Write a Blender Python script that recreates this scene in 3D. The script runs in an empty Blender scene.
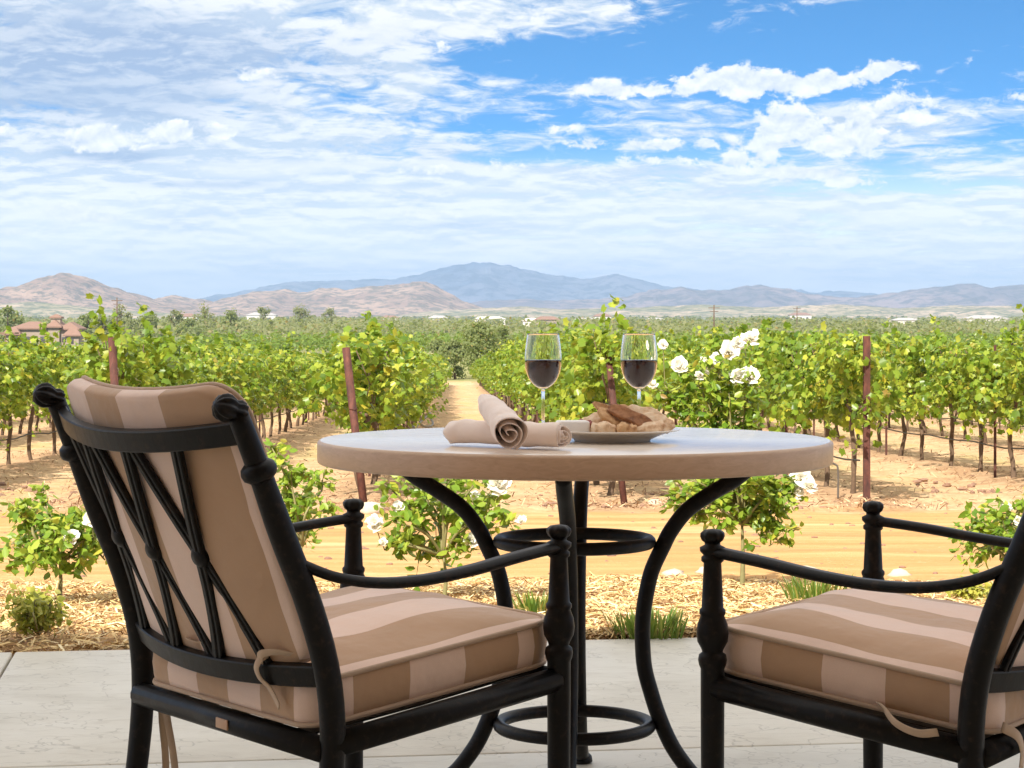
import bpy, bmesh, math, random
import numpy as np
from mathutils import Vector, Matrix

random.seed(7)
rng = np.random.default_rng(11)
R = math.radians
F = 2143.0            # focal length of the photograph in pixels, used to turn measured places into metres
sc = bpy.context.scene
col = sc.collection

# ------------------------------------------------------------------ object helpers
def tag(o, label=None, cat=None, group=None, kind=None):
    if label: o['label'] = label
    if cat: o['category'] = cat
    if group: o['group'] = group
    if kind: o['kind'] = kind
    return o

def empty(name, loc=(0, 0, 0), rz=0.0):
    o = bpy.data.objects.new(name, None)
    col.objects.link(o)
    o.location = loc
    o.rotation_euler = (0, 0, rz)
    o.empty_display_size = 0.1
    return o

def link(name, me, mat=None, parent=None, loc=None):
    o = bpy.data.objects.new(name, me)
    col.objects.link(o)
    if mat is not None and len(me.materials) == 0:
        me.materials.append(mat)
    if parent: o.parent = parent
    if loc: o.location = loc
    return o

def copy_tree(o, parent=None):
    c = o.copy(); col.objects.link(c); c.parent = parent
    for ch in o.children:
        copy_tree(ch, c)
    return c

def np_mesh(name, V, Fq, smooth=False):
    """V (n,3), Fq (m,k) equal-size faces"""
    V = np.asarray(V, dtype=np.float32); Fq = np.asarray(Fq, dtype=np.int32)
    me = bpy.data.meshes.new(name)
    me.vertices.add(len(V)); me.vertices.foreach_set('co', V.ravel())
    k = Fq.shape[1]
    me.loops.add(Fq.size); me.loops.foreach_set('vertex_index', Fq.ravel())
    me.polygons.add(len(Fq))
    me.polygons.foreach_set('loop_start', np.arange(0, Fq.size, k, dtype=np.int32))
    me.polygons.foreach_set('loop_total', np.full(len(Fq), k, dtype=np.int32))
    if smooth: me.polygons.foreach_set('use_smooth', np.ones(len(Fq), dtype=bool))
    me.update(calc_edges=True); me.validate()
    return me

class MB:
    def __init__(s): s.v = []; s.f = []; s.sm = []
    def add(s, vs, fs, smooth=True):
        b = len(s.v); s.v.extend([tuple(p) for p in vs])
        for f in fs: s.f.append([i + b for i in f]); s.sm.append(smooth)
        return s
    def box(s, c, d, rot=None, bev=0.0):
        c = Vector(c); hx, hy, hz = d[0]/2, d[1]/2, d[2]/2
        if bev <= 0:
            P = [Vector((x*hx, y*hy, z*hz)) for x in (-1, 1) for y in (-1, 1) for z in (-1, 1)]
            if rot: P = [rot @ p for p in P]
            s.add([c+p for p in P], [(0,1,3,2),(4,6,7,5),(0,4,5,1),(2,3,7,6),(0,2,6,4),(1,5,7,3)], False)
        else:
            bm = bmesh.new(); bmesh.ops.create_cube(bm, size=1)
            for v in bm.verts: v.co = Vector((v.co.x*d[0], v.co.y*d[1], v.co.z*d[2]))
            bmesh.ops.bevel(bm, geom=bm.edges[:], offset=bev, segments=3, affect='EDGES', profile=.5)
            bm.verts.ensure_lookup_table()
            P = [v.co.copy() for v in bm.verts]
            if rot: P = [rot @ p for p in P]
            s.add([c+p for p in P], [[v.index for v in f.verts] for f in bm.faces], True)
            bm.free()
        return s
    def tube(s, pts, rad, n=12, cap=True, sx=1.0, up=None, smooth=True):
        pts = [Vector(p) for p in pts]; m = len(pts)
        if not hasattr(rad, '__len__'): rad = [rad]*m
        T = []
        for i in range(m):
            a = pts[max(i-1, 0)]; b = pts[min(i+1, m-1)]
            T.append((b-a).normalized())
        if up is None:
            up = Vector((0, 0, 1)) if abs(T[0].z) < .9 else Vector((0, 1, 0))
        up = Vector(up)
        nrm = (up - T[0]*up.dot(T[0])).normalized()
        vs = []
        for i in range(m):
            nrm = (nrm - T[i]*nrm.dot(T[i])).normalized()
            bi = T[i].cross(nrm)
            for k in range(n):
                a = 2*math.pi*k/n
                vs.append(pts[i] + (nrm*math.cos(a) + bi*math.sin(a)*sx)*rad[i])
        fs = [(i*n+k, i*n+(k+1) % n, (i+1)*n+(k+1) % n, (i+1)*n+k) for i in range(m-1) for k in range(n)]
        if cap: fs += [list(range(n))[::-1], [(m-1)*n+k for k in range(n)]]
        return s.add(vs, fs, smooth)
    def ring(s, c, Rr, r, n=64, m=12, sz=1.0):
        c = Vector(c); vs = []; fs = []
        for i in range(n):
            a = 2*math.pi*i/n
            for k in range(m):
                b = 2*math.pi*k/m
                q = Rr + r*math.cos(b)
                vs.append(c + Vector((q*math.cos(a), q*math.sin(a), r*sz*math.sin(b))))
        for i in range(n):
            for k in range(m):
                fs.append((i*m+k, ((i+1) % n)*m+k, ((i+1) % n)*m+(k+1) % m, i*m+(k+1) % m))
        return s.add(vs, fs)
    def strip(s, pts, nrm, w, th, smooth=False, bev=0.25):
        """flat bar swept along pts; nrm = direction(s) of the thickness"""
        pts = [Vector(p) for p in pts]; m = len(pts); vs = []; n = 8
        for i in range(m):
            t = (pts[min(i+1, m-1)] - pts[max(i-1, 0)]).normalized()
            nn = Vector(nrm[i] if isinstance(nrm, list) else nrm)
            nn = (nn - t*nn.dot(t)).normalized(); sd = t.cross(nn)
            a, b = w/2, th/2; c = min(a, b)*bev*2
            for (u, v) in ((a-c, b), (-a+c, b), (-a, b-c), (-a, -b+c), (-a+c, -b), (a-c, -b), (a, -b+c), (a, b-c)):
                vs.append(pts[i] + sd*u + nn*v)
        fs = [(i*n+k, i*n+(k+1) % n, (i+1)*n+(k+1) % n, (i+1)*n+k) for i in range(m-1) for k in range(n)]
        fs += [list(range(n))[::-1], [(m-1)*n+k for k in range(n)]]
        return s.add(vs, fs, smooth)
    def lathe(s, prof, c=(0, 0, 0), n=32, flute=0.0, nf=8, M=None, z0=None):
        """prof (r,z) bottom to top; closes at r==0"""
        vs = []; fs = []; c = Vector(c)
        for (r, z) in prof:
            for k in range(n):
                a = 2*math.pi*k/n
                q = r*(1 + flute*math.cos(nf*a)) if flute and (z0 is None or z > z0) else r
                p = Vector((q*math.cos(a), q*math.sin(a), z))
                vs.append(c + (M @ p if M else p))
        m = len(prof)
        fs = [(i*n+k, i*n+(k+1) % n, (i+1)*n+(k+1) % n, (i+1)*n+k) for i in range(m-1) for k in range(n)]
        if prof[0][0] > 1e-5: fs.append(list(range(n))[::-1])
        if prof[-1][0] > 1e-5: fs.append([(m-1)*n+k for k in range(n)])
        return s.add(vs, fs)
    def build(s, name, mat=None, parent=None, loc=None, merge=False):
        me = bpy.data.meshes.new(name)
        me.from_pydata(s.v, [], s.f)
        me.polygons.foreach_set('use_smooth', s.sm)
        if merge:
            bm = bmesh.new(); bm.from_mesh(me)
            bmesh.ops.remove_doubles(bm, verts=bm.verts[:], dist=1e-5)
            bm.to_mesh(me); bm.free()
        me.update()
        return link(name, me, mat, parent, loc)

def catmull(pts, k=6):
    pts = [Vector(p) for p in pts]; out = []
    P = [pts[0]*2-pts[1]] + pts + [pts[-1]*2-pts[-2]]
    for i in range(1, len(P)-2):
        for j in range(k):
            t = j/k
            a, b, c, d = P[i-1], P[i], P[i+1], P[i+2]
            out.append(.5*((2*b)+(c-a)*t+(2*a-5*b+4*c-d)*t*t+(3*b-a-3*c+d)*t*t*t))
    out.append(pts[-1]); return out

# ------------------------------------------------------------------ material helpers
class NT:
    def __init__(s, tree): s.t = tree; s.n = tree.nodes; s.l = tree.links
    def new(s, ty, **kw):
        x = s.n.new(ty)
        for k, v in kw.items(): setattr(x, k, v)
        return x
    def put(s, sock, v):
        if v is None: return
        if isinstance(v, bpy.types.NodeSocket): s.l.new(v, sock)
        elif isinstance(v, (tuple, list)) and len(v) == 3 and sock.type == 'RGBA': sock.default_value = (*v, 1)
        else: sock.default_value = v
    def m(s, op, a, b=None, c=None, clamp=False):
        x = s.new('ShaderNodeMath', operation=op); x.use_clamp = clamp
        s.put(x.inputs[0], a); s.put(x.inputs[1], b)
        if c is not None: s.put(x.inputs[2], c)
        return x.outputs[0]
    def noise(s, vec=None, scale=5, detail=3, rough=.5, dist=0, out='Fac'):
        x = s.new('ShaderNodeTexNoise'); s.put(x.inputs['Vector'], vec)
        x.inputs['Scale'].default_value = scale; x.inputs['Detail'].default_value = detail
        x.inputs['Roughness'].default_value = rough; x.inputs['Distortion'].default_value = dist
        return x.outputs[out]
    def vor(s, vec=None, scale=5, feature='F1', out='Distance'):
        x = s.new('ShaderNodeTexVoronoi', feature=feature); s.put(x.inputs['Vector'], vec)
        x.inputs['Scale'].default_value = scale
        return x.outputs[out]
    def mix(s, f, a, b, mode='MIX'):
        x = s.new('ShaderNodeMix', data_type='RGBA', blend_type=mode)
        s.put(x.inputs[0], f); s.put(x.inputs[6], a); s.put(x.inputs[7], b)
        return x.outputs[2]
    def ss(s, v, a, b):
        x = s.new('ShaderNodeMapRange', interpolation_type='SMOOTHSTEP'); x.clamp = True
        s.put(x.inputs[0], v); s.put(x.inputs[1], a); s.put(x.inputs[2], b)
        return x.outputs[0]
    def ramp(s, f, stops):
        x = s.new('ShaderNodeValToRGB'); s.put(x.inputs[0], f)
        e = x.color_ramp.elements
        while len(e) < len(stops): e.new(.5)
        for i, (p, c) in enumerate(stops): e[i].position = p; e[i].color = (*c, 1)
        return x.outputs[0]
    def xyz(s, v):
        x = s.new('ShaderNodeSeparateXYZ'); s.put(x.inputs[0], v); return x.outputs
    def comb(s, x_, y_, z_=0.0):
        x = s.new('ShaderNodeCombineXYZ'); s.put(x.inputs[0], x_); s.put(x.inputs[1], y_); s.put(x.inputs[2], z_); return x.outputs[0]
    def scl(s, v, k):
        x = s.new('ShaderNodeVectorMath', operation='MULTIPLY'); s.put(x.inputs[0], v); x.inputs[1].default_value = k; return x.outputs[0]
    def bump(s, h, strength=.3, dist=.01, normal=None):
        x = s.new('ShaderNodeBump'); s.put(x.inputs['Height'], h)
        x.inputs['Strength'].default_value = strength; x.inputs['Distance'].default_value = dist
        if normal is not None: s.l.new(normal, x.inputs['Normal'])
        return x.outputs[0]

def mat(name, fn):
    m = bpy.data.materials.new(name); m.use_nodes = True
    nt = NT(m.node_tree); b = m.node_tree.nodes['Principled BSDF']
    fn(nt, b); return m

def obj_co(n): return n.new('ShaderNodeTexCoord').outputs['Object']

def m_simple(name, c, rough=.6, metal=0, var=.0, vs=20, bump=0.0, bs=200, spec=.5):
    def fn(n, b):
        co = obj_co(n)
        if var > 0:
            f = n.noise(co, vs, 4, .6)
            cc = n.mix(f, tuple(x*(1-var) for x in c), tuple(min(1, x*(1+var)) for x in c))
            n.put(b.inputs['Base Color'], cc)
        else: n.put(b.inputs['Base Color'], c)
        b.inputs['Roughness'].default_value = rough; b.inputs['Metallic'].default_value = metal
        b.inputs['Specular IOR Level'].default_value = spec
        if bump: n.put(b.inputs['Normal'], n.bump(n.noise(co, bs, 4, .6), bump, .002))
    return mat(name, fn)

def f_iron(n, b):
    co = obj_co(n)
    f = n.noise(co, 60, 5, .65)
    n.put(b.inputs['Base Color'], n.mix(n.ss(f, .5, .75), (.006, .005, .0045), (.028, .018, .012)))
    n.put(b.inputs['Roughness'], n.m('ADD', n.m('MULTIPLY', f, .25), .3))
    b.inputs['Specular IOR Level'].default_value = .2
    n.put(b.inputs['Normal'], n.bump(n.noise(co, 220, 3, .6), .25, .001))
M_iron = mat('wrought_iron', f_iron)

LIGHT = (.90, .665, .54); DARK = (.56, .355, .22)
def f_fabric(n, b):
    tc = n.new('ShaderNodeTexCoord'); uv = n.xyz(tc.outputs['UV'])
    wob = n.m('MULTIPLY', n.m('SUBTRACT', n.noise(tc.outputs['Object'], 9, 2), .5), .008)
    u = n.m('FRACT', n.m('DIVIDE', n.m('ADD', uv[0], n.m('ADD', wob, 4.05)), .2))
    st = n.ss(n.m('ABSOLUTE', n.m('SUBTRACT', u, .5)), .2485, .2515)
    weave = n.noise(tc.outputs['Object'], 900, 2, .5)
    soil = n.noise(tc.outputs['Object'], 7, 4, .6)
    c = n.mix(st, LIGHT, DARK)
    c = n.mix(n.m('MULTIPLY', weave, .25), c, (.25, .17, .11))
    c = n.mix(n.m('MULTIPLY', n.ss(soil, .5, .8), .18), c, (.3, .2, .13))
    n.put(b.inputs['Base Color'], c)
    b.inputs['Roughness'].default_value = .85; b.inputs['Specular IOR Level'].default_value = .25
    b.inputs['Sheen Weight'].default_value = .5; b.inputs['Sheen Roughness'].default_value = .35
    h1 = n.noise(tc.outputs['Object'], 11, 3, .5, .15)
    n1 = n.bump(h1, .55, .012)
    n.put(b.inputs['Normal'], n.bump(weave, .3, .0008, n1))
M_fabric = mat('striped_cushion_fabric', f_fabric)
M_pipe = m_simple('cushion_piping', (.52, .37, .26), .8, var=.15)
M_tie = m_simple('tie_fabric', (.55, .40, .28), .85, var=.15)

def f_stone(n, b):
    co = obj_co(n)
    a = n.noise(co, 6, 6, .62, 1.2); v = n.noise(n.scl(co, (1, 3, 1)), 16, 5, .6, 2)
    c = n.mix(a, (.72, .60, .48), (.82, .72, .61))
    c = n.mix(n.m('MULTIPLY', n.ss(v, .58, .72), .3), c, (.52, .36, .25))
    sp = n.vor(co, 130)
    c = n.mix(n.m('MULTIPLY', n.ss(sp, .22, .1), .25), c, (.42, .29, .2))
    n.put(b.inputs['Base Color'], c)
    n.put(b.inputs['Roughness'], n.m('ADD', n.m('MULTIPLY', n.noise(co, 30, 3), .12), .10))
    n.put(b.inputs['Normal'], n.bump(n.noise(co, 24, 3, .5), .05, .001))
M_stone = mat('honed_travertine', f_stone)
def f_edge(n, b):
    co = obj_co(n)
    v = n.noise(n.scl(co, (1, 1, 4)), 22, 6, .65, 1.5)
    n.put(b.inputs['Base Color'], n.mix(v, (.42, .26, .155), (.70, .49, .33)))
    b.inputs['Roughness'].default_value = .42
    n.put(b.inputs['Normal'], n.bump(v, .25, .001))
M_edge = mat('travertine_edge', f_edge)

def f_concrete(n, b):
    co = n.new('ShaderNodeNewGeometry').outputs['Position']
    a = n.noise(co, 1.6, 6, .6, .6); g = n.noise(n.scl(co, (1, 2.2, 1)), 7, 6, .7, 1.2)
    c = n.ramp(a, [(.25, (.44, .40, .32)), (.5, (.59, .55, .46)), (.75, (.65, .615, .53))])
    c = n.mix(n.m('MULTIPLY', n.ss(g, .5, .72), .35), c, (.40, .35, .28))
    # hairline stamped veins
    w = n.new('ShaderNodeVectorMath', operation='ADD')
    nv = n.noise(co, 3, 4, .6, 0, 'Color'); n.put(w.inputs[0], co); n.put(w.inputs[1], nv)
    vn = n.vor(n.scl(w.outputs[0], (1, 1.6, 1)), 2.6, 'DISTANCE_TO_EDGE')
    vein = n.ss(vn, .022, .0)
    c = n.mix(n.m('MULTIPLY', vein, .5), c, (.30, .27, .22))
    n.put(b.inputs['Base Color'], c)
    n.put(b.inputs['Roughness'], n.m('ADD', n.m('MULTIPLY', g, .25), .38))
    h = n.m('SUBTRACT', n.m('MULTIPLY', g, .5), n.m('MULTIPLY', vein, .4))
    n.put(b.inputs['Normal'], n.bump(h, .35, .006))
M_conc = mat('stamped_concrete', f_concrete)

def f_leafmat(c1, c2, c3, trans=.4, rough=.45):
    def fn(n, b):
        g = n.new('ShaderNodeNewGeometry')
        r = g.outputs['Random Per Island']
        oi = n.new('ShaderNodeObjectInfo').outputs['Random']
        c = n.ramp(r, [(0, c1), (.45, c2), (.88, c3), (.97, (c3[0]*1.25, c3[1]*1.0, c3[2]*.9)), (1, (.30, .17, .05))])
        c = n.mix(n.m('MULTIPLY', oi, .45), c, c2)
        c = n.mix(n.m('MULTIPLY', n.ss(oi, .6, 1.0), .25), c, c1)
        n.put(b.inputs['Base Color'], c)
        b.inputs['Roughness'].default_value = rough
        b.inputs['Specular IOR Level'].default_value = .35
        t = n.new('ShaderNodeBsdfTranslucent')
        n.put(t.inputs['Color'], n.mix(.5, c, (.42, .50, .05)))
        ms = n.new('ShaderNodeMixShader'); ms.inputs[0].default_value = trans
        n.l.new(b.outputs[0], ms.inputs[1]); n.l.new(t.outputs[0], ms.inputs[2])
        n.l.new(ms.outputs[0], n.t.nodes['Material Output'].inputs['Surface'])
    return fn
M_vine = mat('vine_leaf', f_leafmat((.04, .105, .010), (.185, .29, .025), (.44, .49, .06), .42, .33))
M_rose = mat('rose_leaf', f_leafmat((.08, .18, .018), (.22, .35, .035), (.42, .50, .07), .42, .35))
M_weed = mat('weed_leaf', f_leafmat((.22, .26, .03), (.42, .42, .06), (.58, .50, .12), .35))
M_grass = mat('grass_leaf', f_leafmat((.05, .12, .02), (.13, .22, .03), (.34, .32, .09), .3))
M_far1 = mat('olive_tree_leaf', f_leafmat((.17, .20, .08), (.21, .25, .09), (.26, .30, .12), .5, .6))
M_far2 = mat('citrus_leaf', f_leafmat((.10, .17, .02), (.14, .22, .03), (.19, .27, .05), .45, .5))
M_far3 = mat('hazed_grey_green_leaf', f_leafmat((.19, .21, .10), (.23, .25, .12), (.27, .27, .14), .5, .7))  # grey green, greyed further to put valley haze into the leaf colour
M_bark = m_simple('vine_bark', (.12, .075, .045), .9, var=.4, vs=30, bump=.8, bs=60)
M_cane = m_simple('rose_cane', (.22, .20, .08), .7, var=.4, vs=15)
def f_petal(n, b):
    r = n.new('ShaderNodeNewGeometry').outputs['Random Per Island']
    n.put(b.inputs['Base Color'], n.ramp(r, [(0, (.92, .86, .70)), (.4, (.94, .92, .84)), (1, (.95, .94, .91))]))
    b.inputs['Roughness'].default_value = .6
    t = n.new('ShaderNodeBsdfTranslucent'); n.put(t.inputs['Color'], (.85, .82, .7))
    ms = n.new('ShaderNodeMixShader'); ms.inputs[0].default_value = .3
    n.l.new(b.outputs[0], ms.inputs[1]); n.l.new(t.outputs[0], ms.inputs[2])
    n.l.new(ms.outputs[0], n.t.nodes['Material Output'].inputs['Surface'])
M_petal = mat('white_petal', f_petal)
def f_rust(n, b):
    co = obj_co(n); f = n.noise(n.scl(co, (1, 1, .35)), 18, 5, .7)
    n.put(b.inputs['Base Color'], n.ramp(f, [(.3, (.035, .012, .009)), (.55, (.095, .030, .019)), (.75, (.17, .06, .035))]))
    b.inputs['Roughness'].default_value = .8
    n.put(b.inputs['Normal'], n.bump(f, .4, .004))
M_rust = mat('rusted_steel', f_rust)
M_wire = m_simple('trellis_wire', (.16, .14, .12), .5, .6)
M_hose = m_simple('drip_hose', (.03, .027, .025), .5)
M_hoseg = m_simple('grey_hose', (.20, .18, .17), .5)
M_white = m_simple('glazed_porcelain', (.80, .74, .66), .18)
def f_glass(n, b):
    n.put(b.inputs['Base Color'], (1, 1, 1)); b.inputs['Roughness'].default_value = 0.0
    b.inputs['Transmission Weight'].default_value = 1; b.inputs['IOR'].default_value = 1.47
M_glass = mat('clear_glass', f_glass)
def f_wine(n, b):
    n.put(b.inputs['Base Color'], (.030, .0010, .0035)); b.inputs['Roughness'].default_value = .05
    b.inputs['Specular IOR Level'].default_value = .08
M_wine = mat('red_wine', f_wine)
def f_napkin(n, b):
    co = obj_co(n)
    n.put(b.inputs['Base Color'], n.mix(n.noise(co, 40, 3), (.86, .69, .58), (.92, .78, .69)))
    b.inputs['Roughness'].default_value = .9; b.inputs['Sheen Weight'].default_value = .3
    h = n.noise(n.scl(co, (1, 1, .45)), 55, 3, .6, .5)
    n1 = n.bump(h, .45, .004)
    n.put(b.inputs['Normal'], n.bump(n.noise(co, 1500, 1), .15, .0004, n1))
M_napkin = mat('napkin_cotton', f_napkin)
def f_bread(c1, c2, c3):
    def fn(n, b):
        co = obj_co(n)
        f = n.noise(co, 45, 5, .65)
        n.put(b.inputs['Base Color'], n.ramp(f, [(.35, c1), (.52, c2), (.68, c3)]))
        b.inputs['Roughness'].default_value = .8
        n.put(b.inputs['Normal'], n.bump(n.noise(co, 140, 4, .7), .6, .002))
    return fn
M_bread = mat('toasted_flatbread', f_bread((.70, .46, .24), (.58, .32, .14), (.30, .12, .045)))
M_bread2 = mat('pale_flatbread', f_bread((.84, .66, .46), (.74, .50, .30), (.46, .24, .11)))
M_bread3 = mat('dark_crust', f_bread((.46, .22, .10), (.32, .14, .06), (.12, .05, .025)))
M_cheese = m_simple('soft_cheese', (.88, .82, .76), .5, var=.06, vs=60, bump=.2)
M_tomato = m_simple('sun_dried_tomato', (.30, .035, .02), .4, var=.4, vs=60)

# ------------------------------------------------------------------ camera
cam_d = bpy.data.cameras.new('camera'); cam = bpy.data.objects.new('camera', cam_d); col.objects.link(cam)
cam.location = (0, 0, 1.0); cam.rotation_euler = (R(90), 0, 0)
cam_d.sensor_width = 36; cam_d.lens = F/1024*36; cam_d.shift_y = -69/1024
cam_d.clip_start = .05; cam_d.clip_end = 60000
sc.camera = cam

# ------------------------------------------------------------------ ground
YK = [-60, 6.0, 6.7, 9, 12, 22, 23, 60, 100, 150, 400, 1500, 60000]
HK = [1.06, 1.04, 1.015, 1.22, 1.5, 2.0, 2.04, 2.90, 3.80, 4.95, 5.5, 6.2, 6.2]
def gz(x, y): return 1 - np.interp(y, YK, HK)

def P(px, py, dz=0.0, Y=None):
    """the point of the ground that shows at pixel px,py (or at depth Y)"""
    if Y is None:
        lo, hi = 6.3, 3000
        for _ in range(60):
            mid = math.sqrt(lo*hi)
            if 315 + F*(1-gz(0, mid))/mid > py: lo = mid
            else: hi = mid
        Y = lo
    X = (px-512)*Y/F
    return Vector((X, Y, float(gz(X, Y)) + dz))

def hash_noise(x, y, s, seed=0):
    """smooth value noise, numpy"""
    r = np.random.default_rng(seed).random((64, 64))
    x = np.asarray(x)*s; y = np.asarray(y)*s
    xi = np.floor(x).astype(int); yi = np.floor(y).astype(int)
    fx = x-xi; fy = y-yi; fx = fx*fx*(3-2*fx); fy = fy*fy*(3-2*fy)
    g = lambda a, b: r[a % 64, b % 64]
    return (g(xi, yi)*(1-fx)+g(xi+1, yi)*fx)*(1-fy) + (g(xi, yi+1)*(1-fx)+g(xi+1, yi+1)*fx)*fy

ys = np.concatenate([np.linspace(-60, 5, 14), np.linspace(5.5, 25, 150), np.geomspace(25.3, 16500, 210)])
xs = np.concatenate([-np.geomspace(15000, 12.2, 56), np.linspace(-12, 12, 121), np.geomspace(12.2, 15000, 56)])
XX, YY = np.meshgrid(xs, ys)
ZZ = gz(XX, YY)
amp = np.interp(YY, [0, 6.7, 8, 12, 14, 20, 22, 150, 200], [0, 0, .05, .05, .02, .02, .06, .1, 0])
ZZ = ZZ + amp*((hash_noise(XX, YY, 1.3, 1)-.5) + .5*(hash_noise(XX, YY, 3.7, 2)-.5))
# low furrowed berm along each vine row
rowpos = ((XX + .0266*YY + 1.0)/2.7 + .5) % 1 - .5
ZZ = ZZ + np.interp(YY, [22, 24, 150, 155], [0, .07, .07, 0])*np.exp(-(rowpos*2.7/.45)**2)
nx, ny = len(xs), len(ys)
idx = np.arange(nx*ny).reshape(ny, nx)
Fq = np.stack([idx[:-1, :-1].ravel(), idx[:-1, 1:].ravel(), idx[1:, 1:].ravel(), idx[1:, :-1].ravel()], 1)
me = np_mesh('ground', np.stack([XX.ravel(), YY.ravel(), ZZ.ravel()], 1), Fq, True)
def f_ground(n, b):
    g = n.new('ShaderNodeNewGeometry'); co = g.outputs['Position']; X, Y, Z = n.xyz(co)
    big = n.noise(co, .35, 4, .6); med = n.noise(co, 2.2, 5, .65); fine = n.noise(co, 16, 5, .7); vf = n.noise(co, 60, 3, .7)
    edge = n.m('MULTIPLY', n.m('SUBTRACT', med, .5), 2.4)
    Ye = n.m('ADD', Y, edge)
    # mulch bed
    mul = n.ramp(fine, [(.3, (.24, .13, .06)), (.5, (.46, .29, .14)), (.7, (.62, .44, .23))])
    mul = n.mix(n.m('MULTIPLY', n.ss(med, .52, .7), .5), mul, (.36, .17, .08))
    # packed dirt road with wheel tracks (stretched along the road, world X)
    st = n.noise(n.scl(co, (.25, 1.6, 1)), 1.4, 5, .6)
    rd = n.ramp(st, [(.3, (.47, .245, .095)), (.5, (.55, .31, .125)), (.7, (.66, .44, .22))])
    rd = n.mix(n.m('MULTIPLY', n.ss(vf, .55, .75), .3), rd, (.40, .22, .10))
    rut = n.m('ABSOLUTE', n.m('SUBTRACT', n.m('ABSOLUTE', n.m('SUBTRACT', n.m('ADD', Y, n.m('MULTIPLY', big, 1.6)), 17.0)), .95))
    rd = n.mix(n.m('MULTIPLY', n.ss(rut, .42, .12), n.m('MULTIPLY', med, .75)), rd, (.40, .215, .095))
    rd = n.mix(n.m('MULTIPLY', n.ss(fine, .56, .70), .4), rd, (.74, .55, .34))
    c = n.mix(n.ss(Ye, 11.2, 12.6), mul, rd)
    # vineyard soil : dry grass and clods
    dry = n.ramp(n.m('ADD', n.m('MULTIPLY', med, .5), n.m('MULTIPLY', fine, .5)), [(.35, (.38, .22, .12)), (.5, (.56, .37, .21)), (.65, (.70, .53, .33))])
    dry = n.mix(n.m('MULTIPLY', n.ss(big, .5, .7), .4), dry, (.62, .38, .20))
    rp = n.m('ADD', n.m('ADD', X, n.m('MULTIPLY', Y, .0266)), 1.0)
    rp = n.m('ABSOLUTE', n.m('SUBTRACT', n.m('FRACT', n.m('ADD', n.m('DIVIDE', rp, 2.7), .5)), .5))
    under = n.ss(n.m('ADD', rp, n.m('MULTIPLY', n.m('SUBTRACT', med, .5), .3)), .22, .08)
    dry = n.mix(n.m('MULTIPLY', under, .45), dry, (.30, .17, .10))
    # faint green in the aisle centres far on
    aisle = n.m('MULTIPLY', n.ss(rp, .3, .48), n.ss(big, .45, .6))
    dry = n.mix(n.m('MULTIPLY', aisle, .35), dry, (.36, .36, .12))
    c = n.mix(n.ss(Ye, 20.8, 22.6), c, dry)
    # valley floor beyond the vines: fields, scrub
    f1 = n.noise(n.scl(co, (1, .35, 1)), .006, 5, .65, .5); f2 = n.noise(co, .03, 5, .7)
    val = n.ramp(f1, [(.35, (.10, .13, .06)), (.48, (.22, .22, .11)), (.55, (.42, .34, .22)), (.68, (.17, .20, .09))])
    val = n.mix(n.m('MULTIPLY', n.ss(f2, .5, .6), .6), val, (.09, .11, .055))
    c = n.mix(n.ss(Y, 153, 165), c, n.mix(n.ss(Y, 170, 420), (.26, .25, .10), val))
    n.put(b.inputs['Base Color'], c)
    b.inputs['Roughness'].default_value = .95; b.inputs['Specular IOR Level'].default_value = .1
    h = n.m('ADD', n.m('MULTIPLY', fine, .6), n.m('MULTIPLY', vf, .4))
    n.put(b.inputs['Normal'], n.bump(h, .8, .04))
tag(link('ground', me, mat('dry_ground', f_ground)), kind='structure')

# ------------------------------------------------------------------ patio and the building that shades it
def edge_y(x): return 6.573 + .14*x
ux = Vector((1, .14, 0)).normalized(); uy = Vector((-.14, 1, 0)).normalized()
org = Vector((-1.48, edge_y(-1.48), 0))
pat = MB(); gap = .004
jx = [-13.2, -9.2, -5.2, 0, 5.2, 9.2, 13.2]; jy = [0, -1.66, -4.6, -7.6, -11.5]
rotp = Matrix.Rotation(math.atan(.14), 3, 'Z')
for i in range(len(jx)-1):
    for j in range(len(jy)-1):
        x0, x1, y1, y0 = jx[i]+gap, jx[i+1]-gap, jy[j]-gap, jy[j+1]+gap
        c = org + ux*((x0+x1)/2) + uy*((y0+y1)/2) + Vector((0, 0, -.06))
        pat.box(c, (x1-x0, y1-y0, .12), rotp, bev=.006)
pat.build('patio', M_conc)['kind'] = 'structure'
jb = MB(); jb.box(org + uy*(-5.75) + Vector((0, 0, -.075)), (26.3, 11.4, .11), rotp)
tag(jb.build('patio_bed', m_simple('joint_filler', (.10, .07, .05), .9)), kind='structure')

M_plaster = m_simple('cream_plaster', (.72, .60, .46), .85, var=.06, vs=3, bump=.3, bs=60)
M_wood = m_simple('stained_timber', (.20, .11, .06), .6, var=.3, vs=8)
ROOF_Z, ROOF_Y = 4.5, 2.0
h = empty('veranda_house', (0, -3.6, 0))
tag(h, 'cream plastered house with a timber veranda roof over the patio, behind the viewer', 'house')
w = MB(); w.box((0, -.15, 2.5), (20, .3, 5.0)); w.build('wall', M_plaster, h)
w = MB(); w.box((0, (ROOF_Y+3.6)/2, ROOF_Z+.12), (20, ROOF_Y+3.6, .1)); w.build('roof', M_plaster, h)
for k in range(-6, 7):
    w = MB(); w.box((k*1.55, (ROOF_Y+3.6)/2-.1, ROOF_Z-.02), (.12, ROOF_Y+3.3, .16)); w.build('rafter', M_wood, h)
for sx in (-5.4, 5.4):
    w = MB(); w.box((sx, ROOF_Y+3.4, (ROOF_Z-.3)/2), (.26, .26, ROOF_Z-.3), bev=.02); w.build('column', M_plaster, h)
w = MB(); w.box((0, ROOF_Y+3.4, ROOF_Z-.2), (20, .22, .19)); w.build('beam', M_wood, h)
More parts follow.
